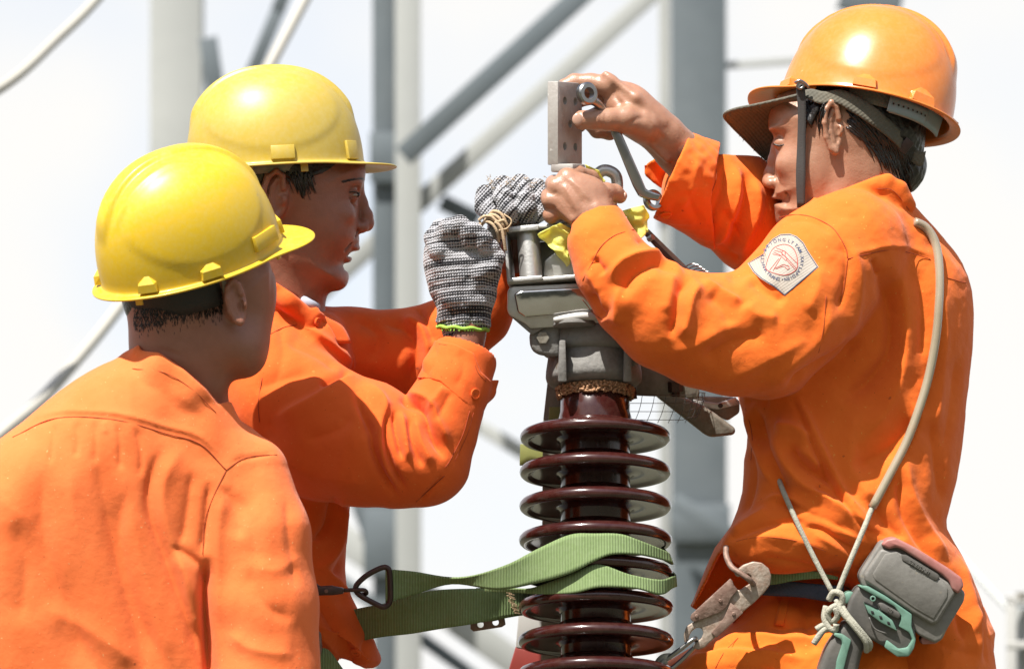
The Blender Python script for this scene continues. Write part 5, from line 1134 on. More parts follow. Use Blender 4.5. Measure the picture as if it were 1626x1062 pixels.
    # ---- far (right) hand: thumb on the near face of the plate, fingers round its back
    F.chain([(1092, 256, 86, 35), (1072, 236, 68, 34), (1052, 214, 54, 33), (1030, 196, 44, 34), (1004, 176, 34, 32)], 10)
    F.ell((1000, 168, 34), (46, 34, 26), -38, 14); F.ell((1012, 200, 28), (38, 22, 26), -20, 12)
    F.ell((966, 134, 30), (18, 17, 17), 0, 9)
    F.chain([(964, 137, 30, 18), (938, 132, 34, 15), (912, 131, 36, 13.5), (897, 138, 34, 12), (893, 150, 30, 11)], 4)
    F.chain([(972, 150, 52, 17), (944, 152, 64, 14), (918, 158, 60, 13), (906, 172, 52, 11)], 4)
    F.chain([(980, 170, 66, 16), (952, 182, 76, 13.5), (928, 190, 66, 12), (920, 200, 60, 11)], 4)
    F.chain([(992, 196, 66, 15), (968, 210, 62, 12.5), (948, 208, 50, 11.5), (938, 200, 44, 10)], 4)
    F.chain([(1022, 200, 20, 26), (994, 190, 2, 21), (966, 190, -10, 16.5), (944, 190, -18, 15), (926, 191, -20, 14.5)], 8)
    F.ell((923, 191, -21), (13, 15, 11), 0, 4)
    F.chain([(978, 128, 14, 3), (975, 152, 4, 4), (985, 168, 0, 3)], 8, 's')
    F.chain([(962, 118, 20, 4), (1010, 155, 8, 5), (1050, 195, 24, 5), (1080, 228, 50, 5)], 10)
    F.chain([(1030, 222, 26, 5), (1060, 252, 36, 5)], 8)
    cr = folds([([(948, 176), (945, 190), (948, 205)], -1.6, 2.6, 2.6), ([(955, 176), (953, 190), (955, 204)], -1.3, 2.4, 2.4), ([(962, 178), (960, 190), (962, 202)], -1.0, 2.4, 2.4),
        ([(975, 140), (978, 155), (990, 168)], -2.4, 4, 4), ([(990, 205), (1010, 190), (1028, 186)], -2, 5, 5), ([(1018, 170), (1040, 200), (1062, 222)], 2.0, 5, 5), ([(1000, 160), (1030, 190), (1062, 232)], -1.6, 5, 5), ([(1030, 226), (1050, 246), (1064, 262)], 2, 4, 4),
        ([(892, 290), (906, 312), (922, 340)], 2.2, 4, 4), ([(882, 312), (900, 334), (914, 352)], 1.8, 4, 4), ([(902, 282), (922, 300), (940, 322)], 2.0, 4, 4), ([(886, 302), (902, 324), (918, 346)], -1.4, 4, 4), ([(896, 284), (914, 306), (930, 330)], -1.2, 4, 4), ([(968, 300), (972, 308), (970, 318)], -1.3, 2.4, 2.4), ([(868, 306), (878, 308), (886, 304)], -1.6, 3, 3), ([(866, 330), (876, 332), (884, 328)], -1.6, 3, 3), ([(926, 352), (944, 340), (958, 336)], -1.4, 3, 3)],
        None, 1.0, 1.0)
    bo, sb = F.mesh('body', M_SKC, root, cr)
    mb = MB(); mb.add([np.array(x)*[8.5, 10, 3.2]+G(917, 190, -33) for x in SPH[0]], SPH[1]); mb.build('thumbnail', M_NAIL, bo, True)
    mb = MB(); mb.add([np.array(x)*[4, 6.5, 6.5]+G(992, 311, -20) for x in SPH[0]], SPH[1]); mb.build('thumbnail', M_NAIL, bo, True)
    mb = MB(); mb.tube([G(1228, 229, Z-42), G(1238, 231.5, Z-46), G(1248, 229, Z-49)], 1.2, 6, 3); mb.build('eyelash', M_HAIR, bo, True)
    # hair
    H = Field((420, 200, -40), (690, 450, 230), 2.0)
    H.ell((1351, 190, Z), (117, 101, 92), 0, 4); H.chain([(1400, 215, Z, 74), (1420, 262, Z+6, 52)], 16); H.chain([(1300, 180, Z-70, 18), (1284, 196, Z-74, 12), (1276, 206, Z-70, 4)], 8)
    H.poly([(1150, 60), (1258, 60), (1262, 150), (1272, 190), (1284, 207), (1296, 180), (1312, 150), (1330, 152), (1344, 172), (1350, 205), (1362, 228), (1392, 246), (1420, 262), (1440, 290), (1452, 340), (1200, 420)], Z, 300, 2, 3, 's', 1)
    ho, hsf = H.mesh('hair', M_HAIR, root, folds([], lambda v: 1.2*vnoise(51, 12)(v*[1, .4, 1])))
    r_ = np.random.default_rng(15); mb = MB()
    for i in range(230):
        a = r_.uniform(0, 1); x0 = 1345+a*95+r_.uniform(-6, 6); y0 = 186+a*70+r_.uniform(-24, 20)
        L = r_.uniform(16, 40); dx = .75-.55*a+r_.uniform(-.15, .15); dy = .65+.4*a
        p1 = (x0+L*dx*.5, y0+L*dy*.45); p2 = (x0+L*dx*.9, y0+L*dy+r_.uniform(-3, 3))
        z1 = min(hsf.z(*p1, 4), sb.z(*p1, 4)); z2 = min(hsf.z(*p2, 4), sb.z(*p2, 4)) if p2[0] < 1446 else z1+8
        mb.tube([G(x0, y0, min(hsf.z(x0, y0, 4), sb.z(x0, y0, 4))-.5), G(*p1, z1-2.5), G(*p2, z2-.8)], [1.5, 1.4, .4], 5, 3)
    for i in range(46):
        x0 = 1425+r_.uniform(-8, 16); y0 = 248+r_.uniform(-14, 20); L = r_.uniform(16, 44); z = Z+r_.uniform(-50, 10)
        mb.tube([G(x0, y0, z), G(x0+L*.22+r_.uniform(-3, 4), y0+L*.55, z), G(x0+L*.18+r_.uniform(-7, 9), y0+L, z+3)], [1.5, 1.2, .35], 5, 3)
    for i in range(60):
        x0 = 1278+r_.uniform(0, 34); y0 = 160+r_.uniform(0, 16); L = r_.uniform(18, 44); z1 = sb.z(x0-L*.2, y0+L*.6, 4)
        mb.tube([G(x0, y0, sb.z(x0, y0, 4)-3), G(x0-L*.12, y0+L*.55, z1-2.5), G(x0-L*.1+r_.uniform(-3, 3), y0+L, z1-.7)], [1.3, 1.1, .35], 5, 3)
    mb.build('wet_strands', M_HAIR, ho, True)
    # ------------ jacket
    J = Field((80, -600, -220), (810, 290, 340), 2.8)
    out = [(1296, 330), (1340, 300), (1392, 282), (1425, 290), (1447, 318), (1470, 345), (1500, 378), (1530, 418), (1545, 462), (1548, 520), (1543, 580), (1536, 640), (1529, 700), (1519, 760), (1505, 810), (1502, 838), (1525, 880), (1552, 940), (1570, 1000), (1580, 1062), (1584, 1150), (1420, 1150), (1400, 1000), (1345, 930), (1300, 916), (1250, 902), (1205, 888), (1165, 872), (1145, 872), (1122, 918), (1097, 962), (1104, 940), (1134, 868), (1160, 834), (1178, 780), (1181, 730), (1188, 692), (1178, 650), (1172, 610), (1200, 500), (1260, 380)]
    J.poly(out, lambda x, y: Z+15+(x-1350)*.10-np.clip(y-600, 0, 260)*.18, 132, 118, 10, 'u', 2)
    J.chain([(1345, 395, 10, 96), (1305, 430, -12, 99), (1262, 485, -38, 101), (1212, 527, -56, 99), (1165, 531, -72, 94), (1115, 525, -92, 87), (1058, 505, -112, 80), (1012, 470, -118, 70), (975, 425, -112, 60), (955, 385, -100, 50), (950, 358, -84, 44)], 16)
    J.chain([(1216, 600, -50, 30), (1240, 590, -46, 34)], 20)
    # far side of the lifted front hem, seen behind the hook
    J.poly([(1143, 868), (1118, 920), (1096, 962), (1112, 972), (1150, 990), (1200, 985), (1300, 960), (1400, 960), (1400, 860), (1240, 850)], 95, 10, 8, 3, 'u', 1)
    J.ell((1262, 855, Z-124), (112, 54, 48), 8, 30); J.ell((1276, 722, Z-112), (54, 60, 38), 20, 24)
    # open cuff
    J.chain([(965, 395, -104, 40), (952, 362, -84, 38), (930, 320, -70, 42)], 3, 's')
    J.poly([(905, 372), (908, 356), (925, 338), (950, 328), (976, 326), (990, 334), (1010, 300), (960, 230), (840, 260), (850, 400)], -70, 150, 1, 2, 's', 1)
    # far sleeve
    J.chain([(1400, 440, 180, 80), (1260, 400, 215, 74), (1205, 355, 200, 82), (1165, 320, 168, 80), (1125, 306, 140, 76)], 14)
    K = Field((190, 110, -20), (440, 350, 300), 2.2)
    K.chain([(1150, 322, 155, 78), (1110, 296, 118, 76), (1080, 284, 92, 74), (1050, 272, 70, 74)], 8)
    K.chain([(1150, 322, 155, 70), (1110, 296, 118, 70), (1080, 284, 92, 69), (1020, 262, 60, 70)], 2, 's')
    K.poly([(1096, 212), (1060, 290), (1036, 351), (1060, 356), (1100, 380), (960, 420), (930, 120), (1080, 120)], 20, 110, 1, 1.5, 's', 1)
    K.poly([(1060, 258), (1040, 252), (1020, 264), (1024, 280), (1045, 296), (1064, 306), (1040, 360), (900, 300), (960, 120), (1110, 120), (1100, 215)], 160, 60, 1, 1.5, 's', 1)
    K.poly([(1150, 200), (1136, 262), (1126, 320), (1140, 420), (1300, 420), (1300, 150)], 120, 250, 1, 1.5, 's', 1)
    # collar
    J.chain([(1384, 296, Z-62, 10), (1408, 286, Z-72, 10), (1430, 298, Z-66, 10), (1444, 326, Z-50, 10)], 7)
    J.chain([(1300, 322, Z-62, 13), (1340, 304, Z-72, 13), (1390, 296, Z-72, 14), (1430, 316, Z-60, 14)], 12)
    J.poly([(1290, 318), (1340, 300), (1388, 281), (1408, 276), (1432, 290), (1448, 320), (1500, 250), (1400, 180), (1240, 240)], Z+40, 170, 2, 3, 's', 1)
    FL = [([(940, 408), (950, 420), (962, 436)], -8, 7, 6), ([(987, 480), (992, 453), (1004, 436), (1027, 421), (1049, 415), (1080, 436)], -12, 10, 12),
          ([(973, 460), (977, 428), (999, 410), (1038, 403), (1064, 410), (1090, 440)], 11, 10, 10), ([(980, 520), (980, 484), (986, 450)], 7, 10, 10), ([(936, 462), (945, 480), (962, 508)], -9, 12, 14),
          ([(925, 430), (940, 440), (955, 470), (958, 505)], 6, 8, 10), ([(1000, 378), (1040, 388), (1075, 410), (1098, 440)], -6, 6, 8),
          ([(1102, 440), (1086, 456), (1078, 479), (1076, 507), (1062, 540)], -12, 10, 13), ([(1118, 450), (1098, 470), (1091, 501), (1080, 540)], 10, 11, 14), ([(1070, 430), (1066, 460), (1058, 500)], 5, 12, 12),
          ([(1110, 442), (1148, 464), (1182, 482)], 7, 6, 10), ([(1125, 462), (1150, 490), (1160, 520)], -6, 14, 12), ([(1150, 440), (1185, 430), (1215, 400)], -5, 10, 12),
          ([(1188, 438), (1219, 462), (1250, 480)], -8, 10, 14), ([(1180, 480), (1200, 500), (1240, 505)], 6, 14, 12), ([(1110, 574), (1162, 545), (1225, 528)], -9, 16, 20), ([(1120, 610), (1180, 590), (1240, 560), (1290, 530)], 6, 16, 14), ([(1060, 560), (1110, 545), (1150, 520)], 5, 14, 14),
          ([(1219, 628), (1241, 590), (1300, 535), (1322, 480)], 9, 12, 22), ([(1240, 620), (1275, 590), (1330, 560), (1372, 530)], -8, 8, 10),
          ([(1330, 380), (1346, 410), (1341, 460), (1328, 500)], -5, 7, 8), ([(1345, 380), (1364, 430), (1360, 490), (1345, 540)], 6, 9, 12), ([(1240, 350), (1290, 352), (1325, 376)], -2.5, 5, 6), ([(1300, 420), (1300, 450), (1280, 500)], 4, 14, 14),
          # torso front
          ([(1253, 622), (1278, 676), (1308, 747), (1342, 807), (1377, 840), (1421, 856)], -9, 5, 5), ([(1262, 618), (1290, 680), (1322, 750), (1354, 800), (1390, 832)], 10, 7, 30),
          ([(1196, 640), (1212, 700), (1238, 760), (1262, 790)], -10, 9, 8), ([(1182, 640), (1194, 690), (1214, 740), (1230, 775)], 8, 8, 9), ([(1222, 680), (1240, 721), (1272, 765), (1312, 794), (1360, 824), (1410, 856)], 11, 10, 12),
          ([(1248, 700), (1283, 744), (1330, 772)], -12, 12, 9), ([(1228, 676), (1259, 680), (1290, 698)], 9, 8, 12), ([(1262, 716), (1280, 722), (1302, 745)], 8, 8, 8), ([(1290, 776), (1310, 780), (1330, 800)], -6, 6, 6), 
          ([(1222, 796), (1265, 803), (1304, 822), (1356, 850)], -9, 6, 7), ([(1200, 800), (1240, 788), (1280, 808), (1330, 838), (1380, 868)], 7, 6, 7), ([(1160, 850), (1190, 826), (1225, 806)], 6, 8, 8), ([(1150, 864), (1190, 842), (1240, 828), (1290, 832)], -6, 7, 8),
          ([(1270, 836), (1300, 838), (1330, 856), (1370, 880)], -6, 4, 6), ([(1290, 846), (1320, 862), (1360, 890)], 5, 6, 8), ([(1140, 870), (1200, 852), (1260, 856), (1330, 880), (1390, 910)], 4, 10, 12), ([(1205, 884), (1260, 892), (1320, 908)], -3, 5, 6), ([(1180, 640), (1200, 636), (1224, 640)], -5, 8, 8),
          ([(1186, 700), (1196, 740), (1190, 790), (1172, 830)], -7, 7, 8),
          # back
          ([(1388, 404), (1402, 440), (1412, 500), (1410, 560), (1378, 605), (1325, 640)], -13, 16, 12), ([(1410, 402), (1432, 460), (1438, 540), (1424, 620), (1378, 690), (1340, 712)], 12, 16, 24), ([(1462, 650), (1425, 700), (1375, 735), (1345, 738)], -12, 16, 20),
          ([(1366, 640), (1350, 690), (1352, 740), (1380, 790), (1412, 838)], 6, 18, 20), ([(1398, 760), (1420, 740), (1452, 690), (1466, 640)], 7, 14, 12), ([(1458, 420), (1466, 500), (1462, 580)], -7, 12, 12), ([(1490, 430), (1500, 520), (1492, 620), (1484, 700)], 6, 12, 18), 
          ([(1438, 720), (1446, 780), (1472, 840), (1512, 900)], 9, 9, 22), ([(1428, 740), (1430, 800), (1452, 850), (1492, 905)], -9, 11, 7), ([(1478, 660), (1488, 730), (1500, 810)], -7, 10, 12), ([(1380, 780), (1398, 820), (1440, 860)], -8, 10, 12), ([(1520, 560), (1512, 640), (1500, 720)], -5, 10, 12),
          ([(1520, 876), (1536, 930), (1552, 1000), (1556, 1060)], 8, 8, 12), ([(1505, 900), (1520, 950), (1532, 1030)], -9, 10, 9), ([(1560, 960), (1562, 1010), (1568, 1060)], -5, 6, 6), ([(1480, 1010), (1510, 1030), (1560, 1040)], -5, 12, 12), ([(1500, 1050), (1540, 1000), (1550, 960)], 5, 12, 10),
          ([(1345, 409), (1375, 400), (1420, 392), (1470, 404), (1488, 413)], 3, 9, 3), ([(1384, 408), (1392, 425), (1402, 440)], -6, 4, 5), ([(1300, 330), (1350, 345), (1380, 330)], -3, 16, 16), ([(1420, 320), (1440, 350), (1480, 390)], 4, 14, 12),
          # far sleeve
          ([(1150, 250), (1148, 300), (1128, 350), (1115, 385)], -8, 9, 9), ([(1166, 258), (1172, 300), (1156, 360), (1130, 400)], 9, 9, 10), ([(1178, 268), (1186, 310), (1170, 360), (1150, 410)], -9, 8, 8), ([(1196, 280), (1204, 330), (1186, 380), (1175, 410)], 8, 8, 9), ([(1140, 380), (1150, 400), (1180, 415)], -5, 8, 8),
          ([(1150, 330), (1165, 360), (1180, 380)], -6, 6, 8)]
    n1, n2, n3 = vnoise(61, 60), vnoise(62, 24), vnoise(63, 11)
    o, sf = J.mesh('jacket', M_OC, root, folds(FL, lambda v: 1.1*n1(v)+.3*n2(v)+.12*n3(v), 1.3, .95))
    ko, ks = K.mesh('cuff', M_OC, o, folds([([(1110, 240), (1100, 290), (1082, 340)], 3, 12, 12), ([(1090, 300), (1100, 330), (1110, 352)], -3, 10, 10)], lambda v: 1.0*n2(v)))
    seam_shade(sf, [(925, 446), (942, 414), (954, 392), (976, 374), (1008, 364)], o, .7); seam_shade(sf, [(925, 476), (945, 500), (965, 512)], o, .6)
    seam_shade(sf, [(1236, 345), (1262, 341), (1290, 345), (1322, 362), (1342, 392), (1346, 410)], o, .7); seam_shade(sf, [(1346, 410), (1341, 450), (1334, 480)], o, .5)
    seam_shade(sf, [(1346, 411), (1375, 404), (1420, 397), (1470, 409), (1478, 413)], o, .6); seam_shade(sf, [(1504, 441), (1524, 447), (1534, 449)], o, .6)
    seam_shade(sf, [(1312, 470), (1308, 520), (1300, 560)], o, .5)
    seam_shade(sf, [(1393, 300), (1418, 303), (1444, 334)], o, .5); seam_shade(sf, [(1184, 648), (1194, 690), (1192, 730)], o, .5)
    seam_shade(sf, [(1146, 866), (1200, 853), (1262, 858), (1330, 882)], o, .45); seam_shade(ks, [(1137, 262), (1136, 290), (1118, 330), (1112, 356)], ko, .6)
    seam_shade(ks, [(1092, 222), (1064, 290), (1043, 346)], ko, .45)
    button(ks, 1057, 340, ko, M_OC, 9.5); 
    mb = MB(); mb.disc(G(1057, 340, ks.z(1057, 340)-1.6), 8, 2, (-.1, .1, -1), 24); mb.build('button', M_RED if 0 else M_OC, ko)
    # ---- sleeve patch
    poly = [(1187, 418), (1212, 403), (1217, 390), (1227, 379), (1239, 372), (1254, 371), (1265, 375), (1276, 385), (1283, 398), (1300, 424), (1246, 470), (1229, 456), (1207, 442), (1196, 432)]
    def drape(V, off):  # photo points -> on the sleeve
        return [G(x, y, pz(x, y)+off) for x, y in V]
    A = np.array([(x, y, sf.z(x, y, 5)) for x in range(1184, 1304, 8) for y in range(366, 474, 8)]); Q = np.c_[np.ones(len(A)), (A[:, 0]-1243)/50, (A[:, 1]-418)/50]; Q = np.c_[Q, Q[:, 1]**2, Q[:, 2]**2, Q[:, 1]*Q[:, 2], Q[:, 1]**3, Q[:, 2]**3, Q[:, 1]**2*Q[:, 2], Q[:, 2]**2*Q[:, 1]]
    co = np.linalg.lstsq(Q, A[:, 2], rcond=None)[0]
    def pz(x, y):
        a, b = (x-1243)/50, (y-418)/50
        return min(float(np.dot([1, a, b, a*a, b*b, a*b, a**3, b**3, a*a*b, b*b*a], co)), sf.z(x, y, 4)+.4) - .6
    def sheet(poly, off, name, m, par, step=3.0, th=1.2):
        P = np.array(poly, float); bm = bmesh.new(); x0, y0 = P.min(0); x1, y1 = P.max(0)
        fs = [bm.verts.new((p[0], p[1], 0)) for p in P]; bm.faces.new(fs)
        for ax, lo, hi in ((0, x0, x1), (1, y0, y1)):
            for t in np.arange(lo+step, hi, step):
                co_ = [0, 0, 0]; no = [0, 0, 0]; co_[ax] = t; no[ax] = 1
                bmesh.ops.bisect_plane(bm, geom=bm.verts[:]+bm.edges[:]+bm.faces[:], plane_co=co_, plane_no=no)
        bm.verts.index_update(); top = [G(v.co.x, v.co.y, pz(v.co.x, v.co.y)+off) for v in bm.verts]; n = len(top)
        f = [[v.index for v in q.verts] for q in bm.faces]; mb = MB(); vs = top+[p+np.array([0, 0, th]) for p in top]
        fs = list(f)+[[n+i for i in q[::-1]] for q in f]+[(e.verts[0].index, e.verts[1].index, n+e.verts[1].index, n+e.verts[0].index) for e in bm.edges if e.is_boundary]
        mb.add(vs, fs); bm.free(); return mb.build(name, m, par)
    pa = sheet(poly, -.6, 'sleeve_patch', M_WHT, o)
    pa['label'] = 'white printed sleeve patch with a red emblem'
    def line(P, w, name, m, par, closed=True, off=-1.2, sub=6):
        P = np.array(P, float)
        if closed: P = np.vstack([P, P[:1]])
        D = [];
        for a, b in zip(P[:-1], P[1:]):
            n = max(1, int(np.linalg.norm(b-a)/sub)); D += [a+(b-a)*i/n for i in range(n)]
        if not closed: D.append(P[-1])
        D = np.array(D); pts = [G(x, y, pz(x, y)+off) for x, y in D]
        return pts
    ctr = np.array([1243.5, 413.0]); mb = MB(); ins = [tuple(ctr+(np.array(p)-ctr)*.965) for p in poly]
    mb.tube(line(ins, 1, '', None, None), .65, 5, 1, closed=True); mb.build('border_line', M_INK, pa)
    mb = MB()
    egg = [(1216, 424), (1222, 404), (1230, 393), (1245, 388), (1258, 393), (1265, 406), (1266, 424), (1258, 433), (1245, 437), (1230, 434), (1220, 430)]
    mb.tube(line(closed_spline(np.array(egg, float), 4), 1, '', None, None, sub=3), .55, 5, 1, closed=True)
    z = lambda a, b: (1150+a/6.64, 340+b/6.64)
    for L in ([(550, 358), (640, 392), (770, 520)], [(530, 382), (600, 400)], [(520, 400), (590, 432), (650, 492), (662, 470), (600, 405)], [(510, 420), (590, 440)], [(612, 385), (645, 395), (640, 440), (608, 430), (612, 385)], [(640, 440), (755, 565)], [(655, 480), (745, 580)], [(600, 455), (560, 520), (515, 595)], [(575, 470), (480, 590)], [(530, 575), (620, 530), (680, 548), (686, 575), (665, 585), (650, 565), (620, 548), (545, 580)]):
        mb.tube(line([z(*p) for p in L], 1, '', None, None, False, sub=3), .5, 5, 1)
    mb.build('red_emblem', M_REDINK, pa)
    lt = MB(); cx, cy = 612, 480; Rr = 208
    def glyphs(txt, a0, a1, outward=True, size=7.4, rx=Rr, ry=208):
        n = len(txt)
        for i, ch in enumerate(txt):
            if ch == ' ': continue
            a = R(a0+(a1-a0)*i/(n-1)) if n > 1 else R(a0)
            px, py = z(cx+rx*math.cos(a), cy-ry*math.sin(a))
            cu = bpy.data.curves.new('t', 'FONT'); cu.body = ch; cu.size = 1; cu.align_x = 'CENTER'; cu.align_y = 'CENTER'; cu.offset = .010
            ob = bpy.data.objects.new('t', cu); COL.objects.link(ob); me = ob.evaluated_get(bpy.context.evaluated_depsgraph_get()).to_mesh()
            rot = a-math.pi/2 if outward else a+math.pi/2; c_, s_ = math.cos(rot), math.sin(rot); vs = []
            for v in me.vertices:
                x, y = v.co.x*size, v.co.y*size; X, Y = px+x*c_-y*s_, py-(x*s_+y*c_); vs.append(G(X, Y, pz(X, Y)-1.5))
            n_ = len(vs); f = [list(p.vertices) for p in me.polygons]; lt.add(vs, f); bpy.data.objects.remove(ob, do_unlink=True)
    if vars_font:
        glyphs('CTY', 186, 168); glyphs('BETONG', 151, 85); glyphs('LY', 70, 60); glyphs('TAM-XAY', 46, -14); glyphs('LAP', -26, -44); glyphs('DIEN', -55, -80); glyphs('\u2022', -90, -90, False, 7); glyphs('\u2022', 193, 193, True, 6)
        glyphs('NHA', 199, 213, False); glyphs('TRANG', 224, 258, False)
    me = bpy.data.meshes.new('printed_lettering'); ob = bpy.data.objects.new('printed_lettering', me); COL.objects.link(ob)
    W_ = world(np.array(lt.v))-origin(pa); me.from_pydata([tuple(v) for v in W_], [], lt.f); me.materials.append(M_INK); ob.parent = pa
    # ---- cap under the helmet
    nearE = [(1272, 150, 14), (1240, 158, 22), (1200, 167, 40), (1166, 174, 62), (1150, 183, 92), (1160, 198, 122), (1184, 222, 146), (1206, 244, 160), (1226, 260, 166)]
    inn = [(1280, 158, 10), (1264, 160, 24), (1250, 162, 44), (1240, 168, 64), (1234, 176, 92), (1232, 190, 116), (1230, 208, 136), (1230, 232, 152), (1230, 256, 162)]
    mb = MB(); mb.ribbon([G(*p) for p in nearE], [G(*p) for p in inn], 3.2, 6, 8); cap = mb.build('cap_brim', M_OLC, root, True)
    mb = MB(); mb.tube([G(p[0], p[1], p[2]) for p in nearE], 2.6, 8, 6); r2 = np.random.default_rng(4)
    for i in range(26):
        t = r2.integers(2, 9); p = nearE[min(t, 8)]; q = nearE[min(t, 8)-1]; a = r2.uniform(0, 1); b = G(p[0]*a+q[0]*(1-a), p[1]*a+q[1]*(1-a), p[2]*a+q[2]*(1-a)); mb.tube([b, b+[r2.uniform(-4, 1), -r2.uniform(1, 7), 0]], .45, 4, 1)
    mb.build('frayed_edge', M_OLC, cap, True)
    for k_, (dx) in enumerate((.12, .22, .32)):
        a = spline(np.array([G(*p) for p in nearE]), 6); b = spline(np.array([G(*p) for p in inn]), 6); mb = MB(); mb.tube(a[4:-4]*(1-dx)+b[4:-4]*dx+np.array([0, .2, -1.9]), .5, 5, 1); mb.build('stitch_line', M_TWN if 0 else M_STRP, cap)
    cb = [(1274, 150), (1286, 150), (1305, 156), (1330, 154), (1352, 164), (1378, 180), (1402, 198), (1425, 218), (1446, 244), (1458, 268)]
    A = []; B = []
    for i, (x, y) in enumerate(cb):
        zz = Z-math.sqrt(max(0, 1-((x-1350)/128)**2-((y-182)/116)**2))*101 if ((x-1350)/128)**2+((y-182)/116)**2 < 1 else Z
        zz = min(zz, sb.z(x, y, 4)-3) if x < 1430 else zz
        w = [6, 8, 10, 11, 13, 14, 13, 12, 12, 10][i]; A.append(G(x+4, y-w, zz+3)); B.append(G(x-3, y+w*.9, zz-1))
    mb = MB(); mb.ribbon(A, B, 3, 5, 5); cbnd = mb.build('cap_band', M_OLC, root, True)
    mb = MB(); mb.box(G(1438, 232, hsf.z(1436, 232)-7), (16, 24, 4), np.array([[.75, -.66, 0], [.66, .75, 0], [0, 0, 1.0]]), 1); mb.build('buckle', M_DARKST, cbnd)
    mb = MB(); r2 = np.random.default_rng(9)
    mb.ribbon([G(1452, 236, Z-40), G(1464, 242, Z-38), G(1470, 240, Z-36)], [G(1446, 256, Z-42), G(1458, 264, Z-40), G(1466, 262, Z-38)], 3, 4, 3); mb.build('strap_end', M_OLC, cbnd, True)
    # ---- hard hat
    hs, M, c = helmet(root, (1374, 176, Z), (-.945, .135, .27), (.115, .93, .33), M_YC, h=175, peak=50, lugs=((-270+8, 10, 'wedge', 38, 30), (138, 10, 'wedge', 42, 34), (35, 10, 'wedge', 34, 28), (200, 10, 'wedge', 40, 30)), tabs=((62, 0),), label='glossy orange hard hat')
    mb = MB(); band(mb, M, c, 121, 92, 12, -22, 62, 150, th=3); mb.build('headband', M_OLC, hs, True)
    mb = MB(); band(mb, M, c, 127, 97, 8, -30, 118, 178, th=3.5); h1 = mb.build('harness', M_GREY, hs, True)
    mb = MB(); band(mb, M, c, 130, 101, -4, -30, 116, 150, th=3); h2 = mb.build('adjusting_strap', M_GREY, hs, True)
    mb = MB()
    for ph in np.linspace(119, 147, 8):
        p = np.array([131.8*math.cos(R(ph)), 102.8*math.sin(R(ph)), -17])@M+c; mb.disc(p, 1.8, .8, M[0]*math.cos(R(ph))+M[1]*math.sin(R(ph)), 10)
    mb.build('peg_hole', M_BLK, h2)
    mb = MB(); mb.ribbon([G(1264, 134, 6), G(1267, 180, 10), G(1266, 230, 12), G(1264, 280, 10), G(1266, 330, 14)], [G(1278, 132, 4), G(1280, 180, 6), G(1279, 230, 8), G(1279, 280, 6), G(1278, 330, 10)], 2.2, 5, 3); mb.build('chin_strap', M_STRP, hs, True)
    mb = MB(); mb.disc(G(1271, 136, 0), 7, 4, (0, 0, -1), 20, 3, 1); mb.tube([G(1262, 132, 0), G(1270, 128, -2), G(1280, 134, 0), G(1284, 140, 2)], 2.4, 8, 3); mb.build('strap_clip', M_CHR, hs, True)
    # ---- trousers, belt loop
    T = Field((150, -700, -160), (810, -350, 260), 2.8)
    T.poly([(1228, 926), (1300, 938), (1380, 950), (1560, 960), (1575, 1062), (1580, 1200), (960, 1230), (985, 1120), (1040, 1066), (1085, 1036), (1128, 1012), (1160, 992), (1186, 966), (1210, 942)], Z+10, 128, 112, 8, 'u', 2)
    T.chain([(1350, 1062, Z-56, 96), (1190, 1098, Z-62, 92), (1050, 1150, Z-62, 84)], 20)
    TF = [([(1130, 1020), (1180, 1010), (1260, 1015), (1330, 1010)], 6, 8, 10), ([(1070, 1062), (1140, 1035), (1230, 1040), (1300, 1050)], 6, 10, 12), ([(1100, 1040), (1160, 1024), (1220, 1028)], -5, 6, 8), ([(1215, 990), (1250, 995), (1300, 985)], -4, 8, 8), ([(1232, 940), (1240, 960), (1238, 990)], -2, 6, 6), ([(1290, 950), (1280, 990), (1300, 1040)], -4, 12, 12), ([(1060, 1080), (1160, 1060), (1260, 1070)], -5, 8, 8)]
    to, tsf = T.mesh('trousers', M_OT, root, folds(TF, lambda v: 1.3*n1(v)+.5*n2(v)))
    mb = MB(); a = [(1249, 943), (1243, 965), (1236, 992)]; mb.ribbon([G(x-7, y-1, tsf.z(x-7, y)-3.5) for x, y in a], [G(x+8, y+1, tsf.z(x+8, y)-3.5) for x, y in a], 2.4, 3, 3); mb.build('belt_loop', M_OT, to, True)
    seam_shade(tsf, [(1172, 1012), (1150, 1035), (1136, 1060)], to, .45); seam_shade(tsf, [(1225, 938), (1280, 946), (1325, 952)], to, .45)
    mb = MB(); mb.ribbon([G(1205, 916, 8), G(1235, 920, -10), G(1270, 924, -18), G(1310, 928, -22), (G(1340, 930, -22))], [G(1205, 944, 8), G(1235, 946, -10), G(1270, 948, -18), G(1310, 954, -22), (G(1340, 956, -22))], 6, 5, 5); mb.build('navy_waistband', M_NAVY, root, True)
    return root, sf, tsf
bm = bmesh.new(); bmesh.ops.create_uvsphere(bm, u_segments=24, v_segments=14, radius=1); bm.verts.index_update(); SPH = ([np.array(v.co) for v in bm.verts], [[v.index for v in f.verts] for f in bm.faces]); bm.free()
vars_font = True
_, JS, TS = worker_plate()
